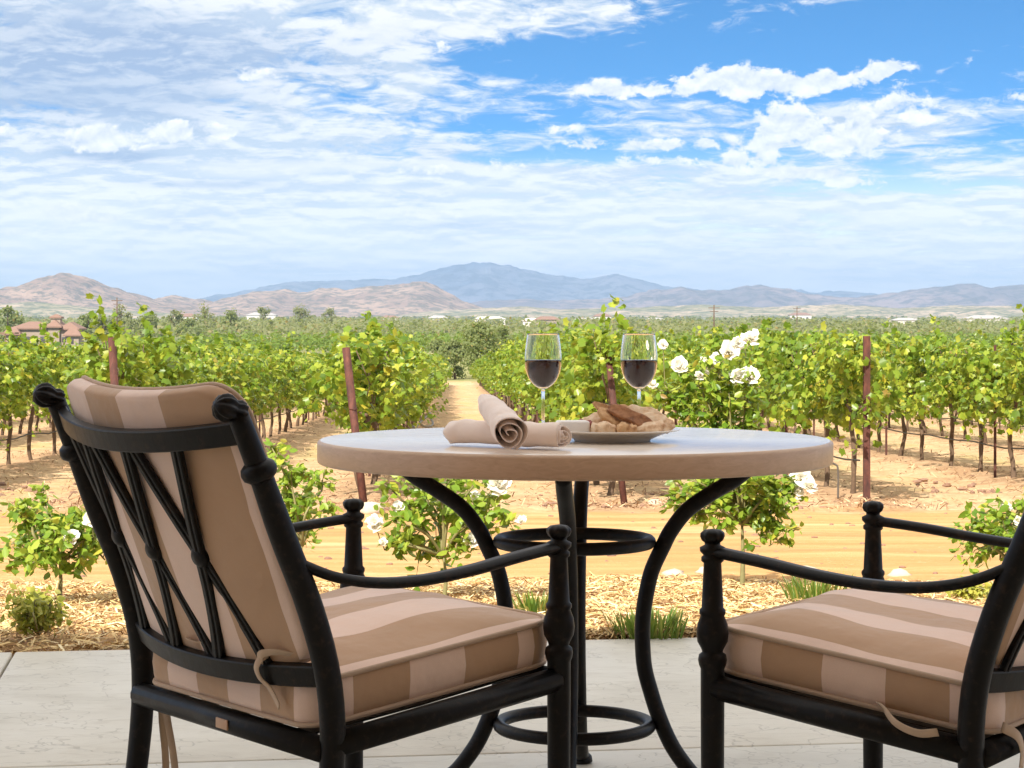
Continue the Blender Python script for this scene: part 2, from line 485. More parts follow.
for sx in (-2.2, 2.2):
    w = MB(); w.box((sx, .03, 1.1), (1.6, .05, 2.2)); d = w.build('door', M_wood, h)
    w = MB(); w.box((sx, .062, 1.25), (1.2, .012, 1.6)); w.build('pane', m_simple('dark_pane', (.03, .04, .05), .05), d)

# ------------------------------------------------------------------ dining table
TX, TY = .131, 4.5
t = empty('patio_table', (TX, TY, 0))
tag(t, 'round dining table with pale polished stone top on curved black iron legs', 'table')
prof = [(0, .692), (.50, .692), (.533, .6925), (.5370, .695), (.538, .699), (.538, .7335), (.5365, .7375), (.533, .7395), (.5325, .7400)]
w = MB(); w.lathe(prof, n=160); e = w.build('table_edge', M_edge, t, merge=True)
w = MB(); w.lathe([(.5326, .7398), (.531, .7402), (0, .7402)], n=160); w.build('table_top', M_stone, t, merge=True)
legp = [(.372, .688), (.338, .659), (.285, .627), (.237, .593), (.203, .55), (.185, .515), (.163, .467), (.151, .418), (.1435, .365), (.143, .315), (.147, .262), (.16, .212), (.177, .16), (.20, .107), (.225, .068), (.254, .034), (.285, .016)]
for k in range(4):
    a = R(-5) + k*math.pi/2
    pts = catmull([(r*math.cos(a), r*math.sin(a), z) for r, z in legp], 4)
    w = MB(); w.tube(pts, .0165, 14)
    w.lathe([(.02, 0), (.024, .004), (.022, .016), (.014, .024)], c=(.288*math.cos(a), .288*math.sin(a), 0), n=20)
    w.build('leg', M_iron, t)
for z in (.525, .14):
    w = MB(); w.ring((0, 0, z), .158, .0135, 72, 12, 1.0); w.build('ring', M_iron, t)
w = MB(); w.ring((0, 0, .684), .20, .008, 72, 8); w.build('top_support', M_iron, t)

# ------------------------------------------------------------------ chairs
def rrect(a, b, r, n=24, e=None):
    """rounded rectangle outline points and running length; a,b half sizes"""
    pts = []
    for (cx, cy, a0) in ((a-r, b-r, 0), (-a+r, b-r, 90), (-a+r, -b+r, 180), (a-r, -b+r, 270)):
        for k in range(n//2+1):
            t_ = R(a0 + 90*k/(n//2)); pts.append((cx+r*math.cos(t_), cy+r*math.sin(t_)))
    out = []
    for i in range(len(pts)):
        p, q = pts[i], pts[(i+1) % len(pts)]
        L = math.hypot(q[0]-p[0], q[1]-p[1]); m = max(1, int(L/.02))
        for k in range(m): out.append((p[0]+(q[0]-p[0])*k/m, p[1]+(q[1]-p[1])*k/m))
    return out

def cushion(name, a, b, T, r, crown, place, parent, seed=0, crown_b=.0, puff=.006, pipe_r=.0048, stripe_off=0.0, box_off=0.0, usc=1.0, pipes=(0, 1), side_r=0.0):
    """box-edge cushion: flat-ish faces, boxing strip and two rounds of piping. place maps (x,y,t) -> local point"""
    o = rrect(a, b, r); N = len(o)
    lens = [0]
    for i in range(N): lens.append(lens[-1] + math.hypot(o[(i+1) % N][0]-o[i][0], o[(i+1) % N][1]-o[i][1]))
    rnd = np.random.default_rng(seed)
    ph = rnd.random(6)*6.28
    V = []; UV = []; faces = []; fuv = []
    def wr(x, y):   # gentle lumps
        return .0035*math.sin(17*x+ph[0]+5*y)+.003*math.sin(23*y+ph[1]-9*x)+.002*math.sin(41*x+ph[2])*math.sin(37*y+ph[3])
    rings = []
    for s_ in (0, .3, .55, .75, .88, .96, 1.0):     # back / bottom
        rings.append(('b', s_, -crown_b*(1-s_**3.5)))
    rings_side = [(t_, ) for t_ in (0.0, .2, .5, .8, 1.0)]
    for kind, s_, dz in rings:
        row = []
        for i, (x, y) in enumerate(o):
            row.append(len(V)); V.append((x*s_, y*s_, dz))
        if len(rings) and s_ > 0 and len(V) > N: pass
    base = 0
    def uvp(k): return V[k][0]*usc + stripe_off, V[k][1]
    nb = len(rings)
    for q in range(nb-1):
        for i in range(N):
            j = (i+1) % N
            f = (q*N+i, q*N+j, (q+1)*N+j, (q+1)*N+i); faces.append(f); fuv.append([uvp(k) for k in f])
    off = len(V)
    for (t_,) in rings_side:
        bulge = puff*math.sin(math.pi*t_)
        for i, (x, y) in enumerate(o):
            L = math.hypot(x, y); k = 1 + bulge/L
            V.append((x*k, y*k, T*t_))
    ns = len(rings_side)
    for q in range(ns-1):
        for i in range(N):
            j = (i+1) % N
            f = (off+q*N+i, off+(q+1)*N+i, off+(q+1)*N+j, off+q*N+j)
            faces.append(f[::-1])
            l0, l1 = lens[i]+box_off, lens[i+1]+box_off
            if side_r: l0, l1 = o[i][0]*usc+stripe_off, o[j][0]*usc+stripe_off
            z0, z1 = T*rings_side[q][0], T*rings_side[q+1][0]
            fuv.append([(l0, z0), (l1, z0), (l1, z1), (l0, z1)][::1] if False else [(l1, z0), (l1, z1), (l0, z1), (l0, z0)])
    off2 = len(V)
    tops = (1.0, .97, .92, .85, .75, .62, .45, .25, 0)
    for s_ in tops:
        for i, (x, y) in enumerate(o):
            d = 1-s_
            zc = T + crown*(1-s_**4.0) if s_ < 1 else T
            V.append((x*s_, y*s_, zc + (wr(x*s_, y*s_) if 0 < d else 0)*min(1, d*6)))
    for q in range(len(tops)-1):
        for i in range(N):
            j = (i+1) % N
            f = (off2+q*N+i, off2+q*N+j, off2+(q+1)*N+j, off2+(q+1)*N+i)
            faces.append(f); fuv.append([uvp(k) for k in f])
    me = bpy.data.meshes.new(name)
    me.from_pydata([tuple(place(*v)) for v in V], [], faces)
    uvl = me.uv_layers.new(name='UVMap')
    flat = [c for fu in fuv for p in fu for c in p]
    uvl.data.foreach_set('uv', flat)
    me.polygons.foreach_set('use_smooth', [True]*len(faces))
    bm = bmesh.new(); bm.from_mesh(me)
    bmesh.ops.remove_doubles(bm, verts=bm.verts[:], dist=1e-5)
    bmesh.ops.recalc_face_normals(bm, faces=bm.faces[:])
    bm.to_mesh(me); bm.free(); me.update()
    cu = link(name, me, M_fabric, parent)
    for tt in [(.0, T)[q] for q in pipes]:
        pts = [place(x*1.005, y*1.005, tt) for x, y in o]; pts.append(pts[0]); pts.append(pts[1])
        w = MB(); w.tube(pts, pipe_r, 8, cap=False)
        w.build('piping', M_pipe, cu)
    return cu

BOW = .055
POST = [tuple((p.y, p.z)) for p in catmull([(0, -.262, 0), (0, -.228, .17), (0, -.207, .34), (0, -.212, .46), (0, -.243, .57), (0, -.288, .675), (0, -.333, .785), (0, -.366, .862)], 4)]
def post_y(z): return float(np.interp(z, [p[1] for p in POST], [p[0] for p in POST]))
def rail_pt(tt, which):
    z0 = .833 if which else .472
    x = .29 - .58*(1-tt)      # tt: 0 = left post, 1 = right post
    q = 4*tt*(1-tt)
    return Vector((x, post_y(z0) - BOW*q*(1 if which else .8), z0 - (.022 if which else .014)*q))
def make_chair(label, seed, ties, boxo):
    c = empty('patio_chair'); tag(c, label, 'chair', 'cushioned iron chairs at the patio table')
    nrm = Vector((0, .944, .33))
    for sx in (-1, 1):
        # rear post with backward-turned fluted knob
        w = MB()
        pts = [Vector((sx*.30, y, z)) for y, z in POST]
        rr = [float(np.interp(p.z, [0, .3, .55, .7, .78, .87], [.0165, .019, .0200, .0195, .0168, .0155])) for p in pts]
        w.tube(pts, rr, 18)
        w.lathe([(.018, 0), (.025, .006), (.027, .014), (.025, .022), (.018, .028)], c=(sx*.30, -.325, .764), n=20, M=Matrix.Rotation(R(21), 3, 'X'))
        w.lathe([(.02, 0), (.024, .003), (.023, .008), (.014, .012)], c=(sx*.30, -.276, 0), n=18)
        pl = w.build('rear_post', M_iron, c)
        w = MB()
        Mx = Matrix.Rotation(R(72), 3, 'X')
        w.lathe([(.0, -.018), (.015, -.014), (.0165, -.006), (.0145, .001), (.0165, .005), (.0190, .012), (.0190, .019), (.0155, .027), (.009, .032), (0, .034)], c=(sx*.30, -.370, .864), n=48, M=Mx, flute=.11, nf=9)
        w.build('knob', M_iron, pl)
        # front post, turned
        w = MB()
        w.lathe([(.019, 0), (.022, .003), (.021, .012), (.0165, .02), (.0175, .2), (.0185, .40), (.0185, .452), (.021, .458), (.0225, .466), (.021, .474), (.0160, .478), (.0175, .483), (.0235, .494), (.0252, .507), (.0235, .521), (.0185, .534), (.0205, .538), (.0205, .543), (.0170, .547), (.0145, .60), (.0138, .616), (.0175, .619), (.0175, .625), (.0140, .628), (.0195, .634), (.0200, .640), (.0120, .644), (.0125, .647)], c=(sx*.30, .215, 0), n=28, flute=0)
        fp = w.build('front_post', M_iron, c)
        w = MB(); w.lathe([(.0105, .6465), (.0165, .651), (.0190, .657), (.0185, .6625), (.013, .667), (0, .669)], c=(sx*.30, .215, 0), n=40, flute=.05, nf=8)
        w.build('knob', M_iron, fp)
        # arm
        ap = [(.215, .634), (.12, .624), (.03, .612), (-.06, .604), (-.14, .605), (-.21, .618), (-.272, .644)]
        pts = catmull([(sx*(.30 + .025*math.sin(math.pi*i/6)), y, z) for i, (y, z) in enumerate(ap)], 6)
        w = MB(); w.strip(pts, (0, 0, 1), .030, .0155, smooth=True, bev=.4); w.build('arm', M_iron, c)
    # seat frame
    w = MB()
    for sx in (-1, 1): w.tube([(sx*.30, .21, .424), (sx*.30, -.21, .369)], .0195, 14)
    w.tube([(-.295, .215, .422), (.295, .215, .422)], .0185, 14)
    w.tube([(-.295, -.213, .362), (.295, -.213, .362)], .0195, 14)
    for k in range(5):
        x = -.2+.1*k; w.strip([(x, .21, .425), (x, 0, .395), (x, -.21, .371)], (0, 0, 1), .05, .003)
    w.build('seat_frame', M_iron, c)
    # brand-free metal care plate on the rear rail
    w = MB(); w.box((.02, -.2335, .362), (.036, .003, .016), bev=.001); w.build('plate', m_simple('copper_plate', (.55, .33, .2), .45), c)
    # back frame rails
    for wh, hh in ((1, .034), (0, .034)):
        pts = [rail_pt(k/24, wh) for k in range(25)]
        MB().strip(pts, nrm, hh, .016, smooth=False, bev=.12).build('back_rail', M_iron, c)
    # lattice crosses
    def surf(tt, h):
        a, b = rail_pt(tt, 0), rail_pt(tt, 1)
        p = a.lerp(b, h); p.y -= .012*math.sin(math.pi*h)*-1
        p.z = a.z + (b.z-a.z)*h
        p.y = (a.y + (b.y-a.y)*h) + (post_y(p.z) - (post_y(.472)+(post_y(.833)-post_y(.472))*h))*.9
        return p
    for (v0, v1, d0, d1) in ((.255, .085, .045, .315), (.525, .355, .295, .565), (.765, .595, .545, .805)):
        w = MB()
        for (t0_, t1_, d) in ((v0, v1, -1), (d0, d1, 1)):
            pts = [surf(t0_ + (t1_-t0_)*k/14, .985 - .97*k/14) + nrm*(.0018*d) for k in range(15)]
            w.strip(pts, nrm, .0265, .010, smooth=False, bev=.2)
            w.strip([p - nrm*.0045 for p in pts], nrm, .009, .006, smooth=False, bev=.3)
        kp = surf((v0+v1+d0+d1)/4, .5)
        w.lathe([(0, -.012), (.010, -.0115), (.0175, -.006), (.0195, 0), (.0175, .006), (.010, .0115), (0, .012)], c=kp, n=20, M=Matrix.Rotation(R(-70), 3, 'X'))
        w.build('lattice_cross', M_iron, c)
    # seat cushion, tilted with the frame
    def pl_seat(x, y, z):
        taper = 1 - .03*(.5 - y/.46)
        return Vector((x*taper, y + .006, .447 - .0 + (y-.215)*.128 + z))
    cushion('seat_cushion', .272, .226, .066, .05, .032, pl_seat, c, seed, stripe_off=-.05, box_off=boxo, pipe_r=.0042)
    L = .47
    b0 = Vector((0, -.220, .475)); b1 = Vector((0, -.374, .882)); d = (b1-b0)
    def pl_back(x, y, z):
        s_ = (y + L/2)/L
        tt = (x+.29)/.58; q = 4*tt*(1-tt)
        p = b0 + d*s_ + nrm*(z + .010)
        bend = post_y(p.z - .0) - (b0.y + d.y*max(0, min(1, s_)))
        return Vector((x, p.y - BOW*.76*q + .0, p.z - .010*q + .012*(abs(x)/.26)**2*(1 if s_ > .6 else 0)))
    cushion('back_cushion', .265, L/2, .030, .065, .022, pl_back, c, seed+5, crown_b=.004, puff=.006, usc=.2/.245, side_r=1, pipes=(1,), pipe_r=.0042)
    # cushion ties
    def ribbon(pts, w_=.014, nn=(0, 1, 0)):
        return MB().strip(catmull(pts, 5), nn, w_, .0015, smooth=True)
    for tp in ties:
        ribbon(tp[0], tp[1], tp[2]).build('tie', M_tie, c)
    return c

tiesL = [
    ([(.19, -.215, .494), (.185, -.250, .493), (.178, -.263, .476), (.178, -.258, .458), (.183, -.246, .444), (.192, -.240, .428), (.205, -.240, .416)], .013, (0, 1, .3)),
    ([(.175, -.255, .480), (.19, -.262, .495), (.215, -.250, .500), (.235, -.230, .496)], .012, (0, 1, .6)),
    ([(-.02, -.23, .494), (-.03, -.262, .492), (.01, -.268, .491), (.03, -.24, .492)], .014, (0, .3, 1)),
    ([(-.285, -.17, .388), (-.286, -.178, .33), (-.283, -.172, .24), (-.288, -.175, .14)], .012, (-.8, .6, 0)),
    ([(-.272, -.175, .388), (-.268, -.180, .34), (-.245, -.176, .25), (-.228, -.175, .13)], .012, (-.8, .6, 0)),
]
tiesR = [
    ([(-.27, -.05, .418), (-.300, -.07, .420), (-.322, -.10, .404), (-.325, -.135, .394), (-.322, -.165, .398)], .013, (1, 0, .4)),
    ([(-.24, -.23, .40), (-.22, -.246, .385), (-.20, -.246, .36), (-.205, -.246, .335)], .016, (0, 1, 0)),
]
ch1 = make_chair('iron chair in the left foreground seen from behind, its crossed lattice back showing', 3, tiesL, -.0756)
ch1.location = (-.278, 3.501, 0); ch1.rotation_euler.z = R(-53.1)
ch2 = make_chair('right hand iron chair facing left, its back cut off by the photo edge', 21, tiesR, .0582)
ch2.location = (.656, 3.451, 0); ch2.rotation_euler.z = R(56.3)

# ------------------------------------------------------------------ on the table
TZ = .7404
def wine_glass(x, y, label):
    g = empty('wine_glass', (x, y, TZ)); tag(g, label, 'wine glass', 'glasses of red wine on the table')
    outer = [(.0045, .096), (.010, .0975), (.021, .105), (.031, .117), (.038, .134), (.0412, .152), (.0412, .166), (.0395, .185), (.0372, .203), (.0352, .218)]
    pts = catmull([(r, 0, z) for r, z in outer], 5); outer = [(p.x, p.z) for p in pts]
    th = .0011
    inner = []
    for i, (r, z) in enumerate(outer):
        a = outer[max(i-1, 0)]; b = outer[min(i+1, len(outer)-1)]
        tx, tz = b[0]-a[0], b[1]-a[1]; L = math.hypot(tx, tz); inner.append((max(r - th*tz/L, .0), z + th*tx/L))
    inner = [(r, z) for r, z in inner if r > .004]
    prof = [(0, .0955)] + outer + [(.0347, .2186)] + inner[::-1] + [(0, .0985)]
    MB().lathe(prof, n=64).build('bowl', M_glass, g, merge=True)
    lev = .160
    wi = [(r-.0004, z) for r, z in inner if z < lev]
    rl = float(np.interp(lev, [z for r, z in inner], [r for r, z in inner]))-.0004
    MB().lathe([(0, .0995)] + [(r, z+.0003) for r, z in wi if z > .0995] + [(rl, lev), (0, lev)], n=64).build('wine', M_wine, g, merge=True)
    MB().lathe([(0, .0045), (.0055, .0047), (.0040, .010), (.0034, .03), (.0034, .07), (.0042, .09), (.0050, .0948), (0, .0952)], n=24).build('stem', M_glass, g, merge=True)
    MB().lathe([(0, .0), (.033, .0), (.0345, .0012), (.030, .0022), (.015, .0033), (.0055, .0042), (0, .0043)], n=48).build('foot', M_glass, g, merge=True)
    return g
wine_glass(.069, 4.75, 'half full glass of red wine on the left, behind the napkins')
wine_glass(.2815, 4.75, 'half full glass of red wine on the right, behind the bread plate')

px_, py_ = .207, 4.42
pl = empty('plate', (px_, py_, TZ)); tag(pl, 'round cream plate piled with bread on the stone tabletop', 'plate')
MB().lathe([(0, .003), (.070, .003), (.072, 0), (.078, 0), (.080, .004), (.098, .012), (.120, .0195), (.1385, .0225), (.1395, .0240), (.1380, .0252), (.119, .0225), (.098, .0165), (.083, .0085), (.075, .0065), (0, .006)], n=96).build('dish', M_white, pl, merge=True)

def slice_bread(name, loc, size, rot, m, label, cat='bread', bend=.0, wedge=False, seed=0):
    rnd = random.Random(seed); L, W, H = size; n1, n2 = 22, 16
    vs = []; fs = []
    for sgn in (1, -1):
        for i in range(n1+1):
            for j in range(n2+1):
                u = 2*i/n1-1; v = 2*j/n2-1
                # squircle-ish outline
                uu = u*math.sqrt(1-v*v/2.6); vv = v*math.sqrt(1-u*u/2.6)
                if wedge: vv *= (.35+.65*(u+1)/2)
                x, y = uu*L/2, vv*W/2
                edge = max(abs(u), abs(v))
                hh = H/2*(1-edge**9)**.5 if edge < 1 else 0
                z = sgn*hh*(1+.12*math.sin(9*u+seed)*math.sin(7*v+seed*2)) + bend*(uu*uu) + .12*H*math.sin(5*u+seed) + .1*W*.2*math.sin(4*v+seed)
                vs.append(Vector((x*(1+.05*math.sin(5*v+seed)), y*(1+.06*math.sin(6*u+seed)), z)))
    k = (n1+1)*(n2+1)
    for sgn in (0, 1):
        for i in range(n1):
            for j in range(n2):
                a = sgn*k + i*(n2+1)+j; f = (a, a+n2+1, a+n2+2, a+1)
                fs.append(f if sgn == 0 else f[::-1])
    M = (Matrix.Rotation(R(rot[2]), 3, 'Z') @ Matrix.Rotation(R(rot[1]), 3, 'Y') @ Matrix.Rotation(R(rot[0]), 3, 'X'))
    o = MB().add([M @ v for v in vs], fs).build(name, m, None, merge=True)
    o.location = (px_+loc[0], py_+loc[1], TZ+loc[2]); tag(o, label, cat, 'pieces of bread on the plate' if cat == 'bread' else None)
    return o
B = slice_bread
B('bread_slice', (-.020, -.050, .027), (.052, .045, .024), (6, 3, 8), M_bread2, 'pale bread piece at the front centre of the plate', seed=1)
B('bread_slice', (.070, -.040, .028), (.075, .055, .011), (30, -8, -14), M_bread2, 'pale flat bread piece leaning at the right front of the plate', seed=2, wedge=True)
B('bread_slice', (.005, -.012, .044), (.085, .045, .010), (38, 22, 12), M_bread, 'toasted bread strip lying slanted across the middle of the pile', seed=3, bend=.006)
B('bread_slice', (-.010, .008, .060), (.070, .045, .007), (58, 24, -8), M_bread, 'browned curled bread tip standing highest at the top of the pile', seed=4, bend=.012, wedge=True)
B('bread_slice', (.040, -.018, .050), (.110, .034, .009), (48, 24, -6), M_bread3, 'dark crusted bread strip sloping down to the right of the pile', seed=5, bend=-.006)
B('bread_slice', (.070, .015, .050), (.090, .055, .008), (46, 12, 12), M_bread2, 'wide pale bread slice behind the right end of the pile', seed=6)
B('bread_slice', (.092, -.004, .038), (.075, .05, .008), (40, 16, -18), M_bread2, 'rightmost bread slice resting on the plate rim', seed=7)
B('bread_slice', (-.028, .02, .038), (.07, .05, .014), (40, -12, 10), M_bread2, 'short bread piece behind the cheese, half hidden in the pile', seed=8)
B('bread_slice', (.026, -.060, .026), (.042, .036, .022), (14, 6, 25), M_bread, 'small browned bread crust lowest at the front of the pile', seed=9)
B('bread_slice', (.03, .045, .052), (.08, .05, .012), (35, 10, -24), M_bread, 'toasted bread slice at the back of the pile', seed=10)
o = MB().box((0, 0, 0), (.066, .045, .025), Matrix.Rotation(R(6), 3, 'Z'), bev=.005).build('cheese_block', M_cheese)
o.location = (px_-.083, py_-.03, TZ+.031); tag(o, 'white block of soft cheese at the left end of the plate', 'cheese')
o = slice_bread('tomato_piece', (-.054, .01, .034), (.035, .022, .012), (20, 10, 0), M_tomato, 'dark red dried tomato piece between cheese and bread', 'tomato', seed=12)

def napkin(label, p0, p1, r0, r1, seed, tip=False, turns=2.8):
    """cloth wound in a spiral round an axis from p0 (near, open end) to p1"""
    p0, p1 = Vector(p0), Vector(p1); ax = (p1-p0).normalized(); L = (p1-p0).length
    up = Vector((0, 0, 1)); e1 = (up - ax*up.dot(ax)).normalized(); e2 = ax.cross(e1)
    nu, nv = 36, 150; ph = seed
    me_v = []; fs = []
    for i in range(nu+1):
        u = i/nu
        for j in range(nv+1):
            a = j/nv; th = a*turns*2*math.pi + ph + .9*u
            rr = (r0 + (r1-r0)*u)
            r = rr*(.13 + .87*a**.85)
            if tip: r *= (1 - .55*max(0, (u-.75)/.25)**2)
            r *= 1 + .09*math.sin(2*th - .5*a*6 + seed)*(1-.55*a) + .045*math.sin(9*u + th*1.0 + seed)*a + .020*math.sin(23*u - 2*th) * a + .02*math.sin(3*th+seed)
            # overlapping diagonal folds
            r += (.0030*max(0, math.sin(th*.5 + 11*u + seed))**8 + .0022*max(0, math.sin(th*.5 - 8*u + 1.7*seed))**10)*a
            c, s_ = math.cos(th), math.sin(th)
            endw = (.004*math.sin(2*th+seed) - .005*(1-a)) * (1-u) - (.004*math.sin(2.4*th)+.002*math.sin(5*th))*u
            me_v.append(p0 + ax*(u*L + endw) + e1*(r*c*.94) + e2*(r*s_))
    for i in range(nu):
        for j in range(nv):
            k = i*(nv+1)+j; fs.append((k, k+1, k+nv+2, k+nv+1))
    o = MB().add(me_v, fs).build('napkin', M_napkin)
    m = o.modifiers.new('thickness', 'SOLIDIFY'); m.thickness = .0016; m.offset = -1
    tag(o, label, 'napkin', 'rolled napkins on the table')
    return o
napkin('rolled beige napkin lying flat on the stone top beneath the other', (.098, 4.12, TZ+.026), (-.118, 4.27, TZ+.026), .0275, .0275, 1.3)
napkin('rolled beige napkin propped crosswise over the other, its far tip raised', (-.004, 4.035, TZ+.037), (-.056, 4.235, TZ+.094), .0375, .0255, 4.0, tip=True)

# ------------------------------------------------------------------ leaves
def leaf_cloud(pts, size, nrm_bias, shape='vine', seed=0, jitter=.35):
    """one folded leaf per point; pts (n,3), size (n,), normals biased outward+up. Returns V,F"""
    r = np.random.default_rng(seed); n = len(pts)
    nr = nrm_bias + r.normal(0, .55, (n, 3)); nr /= np.linalg.norm(nr, axis=1, keepdims=True)
    dn = r.normal(0, 1, (n, 3)); dn[:, 2] -= .9          # leaves hang: midrib points down-ish
    dn -= nr*np.sum(dn*nr, 1, keepdims=True); dn /= np.linalg.norm(dn, axis=1, keepdims=True)
    sd = np.cross(nr, dn)
    if shape == 'vine':    # lobed outline
        o = [(0, 0, 0), (.0, .95, .04), (.32, .62, -.06), (.55, .70, -.14), (.50, .25, -.08), (.30, -.12, -.05), (-.30, -.12, -.05), (-.50, .25, -.08), (-.55, .70, -.14), (-.32, .62, -.06)]
        # two half fans
        faces = [(0, 5, 4, 3, 2, 1), (0, 1, 9, 8, 7, 6)]
        o = np.array(o)
    elif shape == 'oval':
        o = np.array([(0, 0, 0), (.26, .30, -.06), (.24, .65, -.06), (0, 1, .0), (-.24, .65, -.06), (-.26, .30, -.06)])
        faces = [(0, 1, 2, 3), (0, 3, 4, 5)]
    else:
        o = np.array([(-.5, 0, -.1), (0, -.15, .08), (.5, .1, -.1), (.35, .8, -.05), (0, 1, .05), (-.4, .75, -.1)])
        faces = [(0, 1, 4, 5), (1, 2, 3, 4)]
    sz = size[:, None]
    V = np.zeros((n, len(o), 3))
    for k, (a, b, c) in enumerate(o):
        V[:, k] = pts + sd*sz*a + dn*sz*b + nr*sz*c
    k = len(o)
    Fs = np.concatenate([np.array([f])+np.arange(n)[:, None]*k for f in faces])
    return V.reshape(-1, 3), Fs

def crown_points(n, L, W, z0, z1, r, dens=1.0, taper=True):
    """points in a vine canopy hedge: lumpy, open, with shoots"""
    out = []; nr = []
    # clumps
    ncl = 32
    cc = np.stack([r.uniform(-L/2, L/2, ncl), r.normal(0, W*.26, ncl), z0 + (z1-z0)*r.beta(1.7, 1.4, ncl)], 1)
    rad = r.uniform(.13, .30, ncl)
    per = n*3//4
    ci = r.integers(0, ncl, per)
    d = r.normal(0, 1, (per, 3)); d /= np.linalg.norm(d, axis=1, keepdims=True)
    q = rad[ci, None]*d*(r.random((per, 1))**.45)
    q[:, 2] *= .9
    pts = cc[ci] + q
    nb = d + np.array([0, 0, .6])
    out.append(pts); nr.append(nb)
    # shoots: upright at the top and drooping at the sides
    m = n - per; ns = 14; per_s = m//ns
    for s_ in range(ns):
        b = np.array([r.uniform(-L/2, L/2), r.normal(0, W*.2), z0 + (z1-z0)*r.uniform(.35, .8)])
        if r.random() < .5: v = np.array([r.normal(0, .2), r.normal(0, .25), r.uniform(.3, .62)])
        else: v = np.array([r.normal(0, .25), r.choice([-1, 1])*r.uniform(.3, .5), r.uniform(-.5, .1)])
        tt = r.random(per_s)[:, None]
        p = b + v*tt*1.0 + np.array([0, 0, -.25])*tt**2*(abs(v[1]) > .28) + r.normal(0, .035, (per_s, 3))
        out.append(p); nr.append(np.tile(np.array([v[0]*.3, v[1], .7]), (per_s, 1)) + r.normal(0, .3, (per_s, 3)))
    return np.concatenate(out), np.concatenate(nr)

NVAR = 7; SP = 1.75
vine_crowns = []; vine_trunks = []; far_crowns = []
for k in range(NVAR):
    r = np.random.default_rng(100+k)
    n = int(r.uniform(1350, 1650))
    p, nb = crown_points(n, SP*1.12, .82, .72, 1.66, r)
    V, Fs = leaf_cloud(p, np.clip(r.lognormal(-2.68, .33, len(p)), .03, .10), nb, 'vine', 200+k)
    me = np_mesh('crown', V, Fs); me.materials.append(M_vine); vine_crowns.append(me)
    # trunk with cordon arms
    w = MB(); x = r.normal(0, .05); y = r.normal(0, .03)
    pts = [(0, 0, -.06)]
    lx, ly = r.normal(0, .07), r.normal(0, .05)
    for i in range(1, 6): pts.append((lx*math.sin(i*.9)+r.normal(0, .018), ly*math.sin(i*.7)+r.normal(0, .015), .18*i))
    pts = catmull(pts, 3); rad = [float(np.interp(i, [0, 2, len(pts)-1], [.048, .032, .026]))*(1+.12*r.normal()) for i in range(len(pts))]
    w.tube(pts, rad, 8)
    top = pts[-1]
    for sgn in (-1, 1):
        w.tube(catmull([top, top+Vector((sgn*.15, 0, .05)), top+Vector((sgn*.5, r.normal(0, .03), .06)), top+Vector((sgn*.85, r.normal(0, .03), .04))], 3), .018, 6)
    for i in range(7):
        bx = r.uniform(-.8, .8)
        w.tube([top+Vector((bx, 0, .05)), top+Vector((bx+r.normal(0, .06), r.normal(0, .05), .35)), top+Vector((bx+r.normal(0, .12), r.normal(0, .12), .7))], .006, 4)
    tm = w.build('trunk', M_bark); vine_trunks.append(tm.data); bpy.data.objects.remove(tm)
    r2 = np.random.default_rng(300+k)
    p, nb = crown_points(330, SP*1.12, .82, .78, 1.64, r2)
    far_crowns.append(leaf_cloud(p, r2.uniform(.10, .16, len(p)), nb, 'quad', 400+k))

# ------------------------------------------------------------------ vineyard rows
ROWK = range(-14, 16)
Y0, Y1 = 23.0, 150.0
def row_x(k, y): return -1.0 + 2.7*k - .0266*y
slots = []
for k in ROWK:
    j = 0
    y = Y0 + .75
    while y < Y1 - 1:
        x = row_x(k, y)
        pxx = 512 + F*x/y
        vis = -90 < pxx < 1110
        slots.append((y, k, x, j, vis, pxx)); y += SP; j += 1
near = sorted([s_ for s_ in slots if s_[4]])[:298]
near_set = {(s_[1], s_[3]) for s_ in near}
yaw = math.atan2(1, -.0266)   # rows run along this direction
def place_of(px):
    return px
row_names = {-3: 'far left row', -2: 'row at the left edge', -1: 'row of the post behind the left chair back', 0: 'row left of the central aisle', 1: 'row right of the central aisle, behind the wine glasses', 2: 'row of the slim brown post at right', 3: 'row at the right edge'}
ordinals = {}
def ordw(n):
    if n <= 20: return ['first','second','third','fourth','fifth','sixth','seventh','eighth','ninth','tenth','eleventh','twelfth','thirteenth','fourteenth','fifteenth','sixteenth','seventeenth','eighteenth','nineteenth','twentieth'][n-1]
    return f'{n}th' if n % 10 not in (1, 2, 3) or n in (11, 12, 13) else f'{n}' + {1: 'st', 2: 'nd', 3: 'rd'}[n % 10]
def rown(k):
    if k == 0: return 'row left of the central aisle'
    if k > 0: return f'{ordw(k)} row right of the central aisle'
    return f'{ordw(-k+1)} row left of the central aisle'
rv = random.Random(5)
for (y, k, x, j, vis, pxx) in near:
    e = empty('grape_vine', (x, y, float(gz(x, y))), yaw + rv.gauss(0, .05) + (math.pi if rv.random() < .5 else 0))
    s_ = rv.uniform(.93, 1.08); e.scale = (1, s_, s_*rv.uniform(.96, 1.05)*(1.09 if k >= 1 else 1.02))
    tag(e, f'leafy grapevine, {ordw(j+1)} from the near end of the {rown(k)}', 'grapevine', 'grapevines in the vineyard rows')
    v = rv.randrange(NVAR)
    link('trunk', vine_trunks[v], None, e); link('crown', vine_crowns[rv.randrange(NVAR)], None, e)
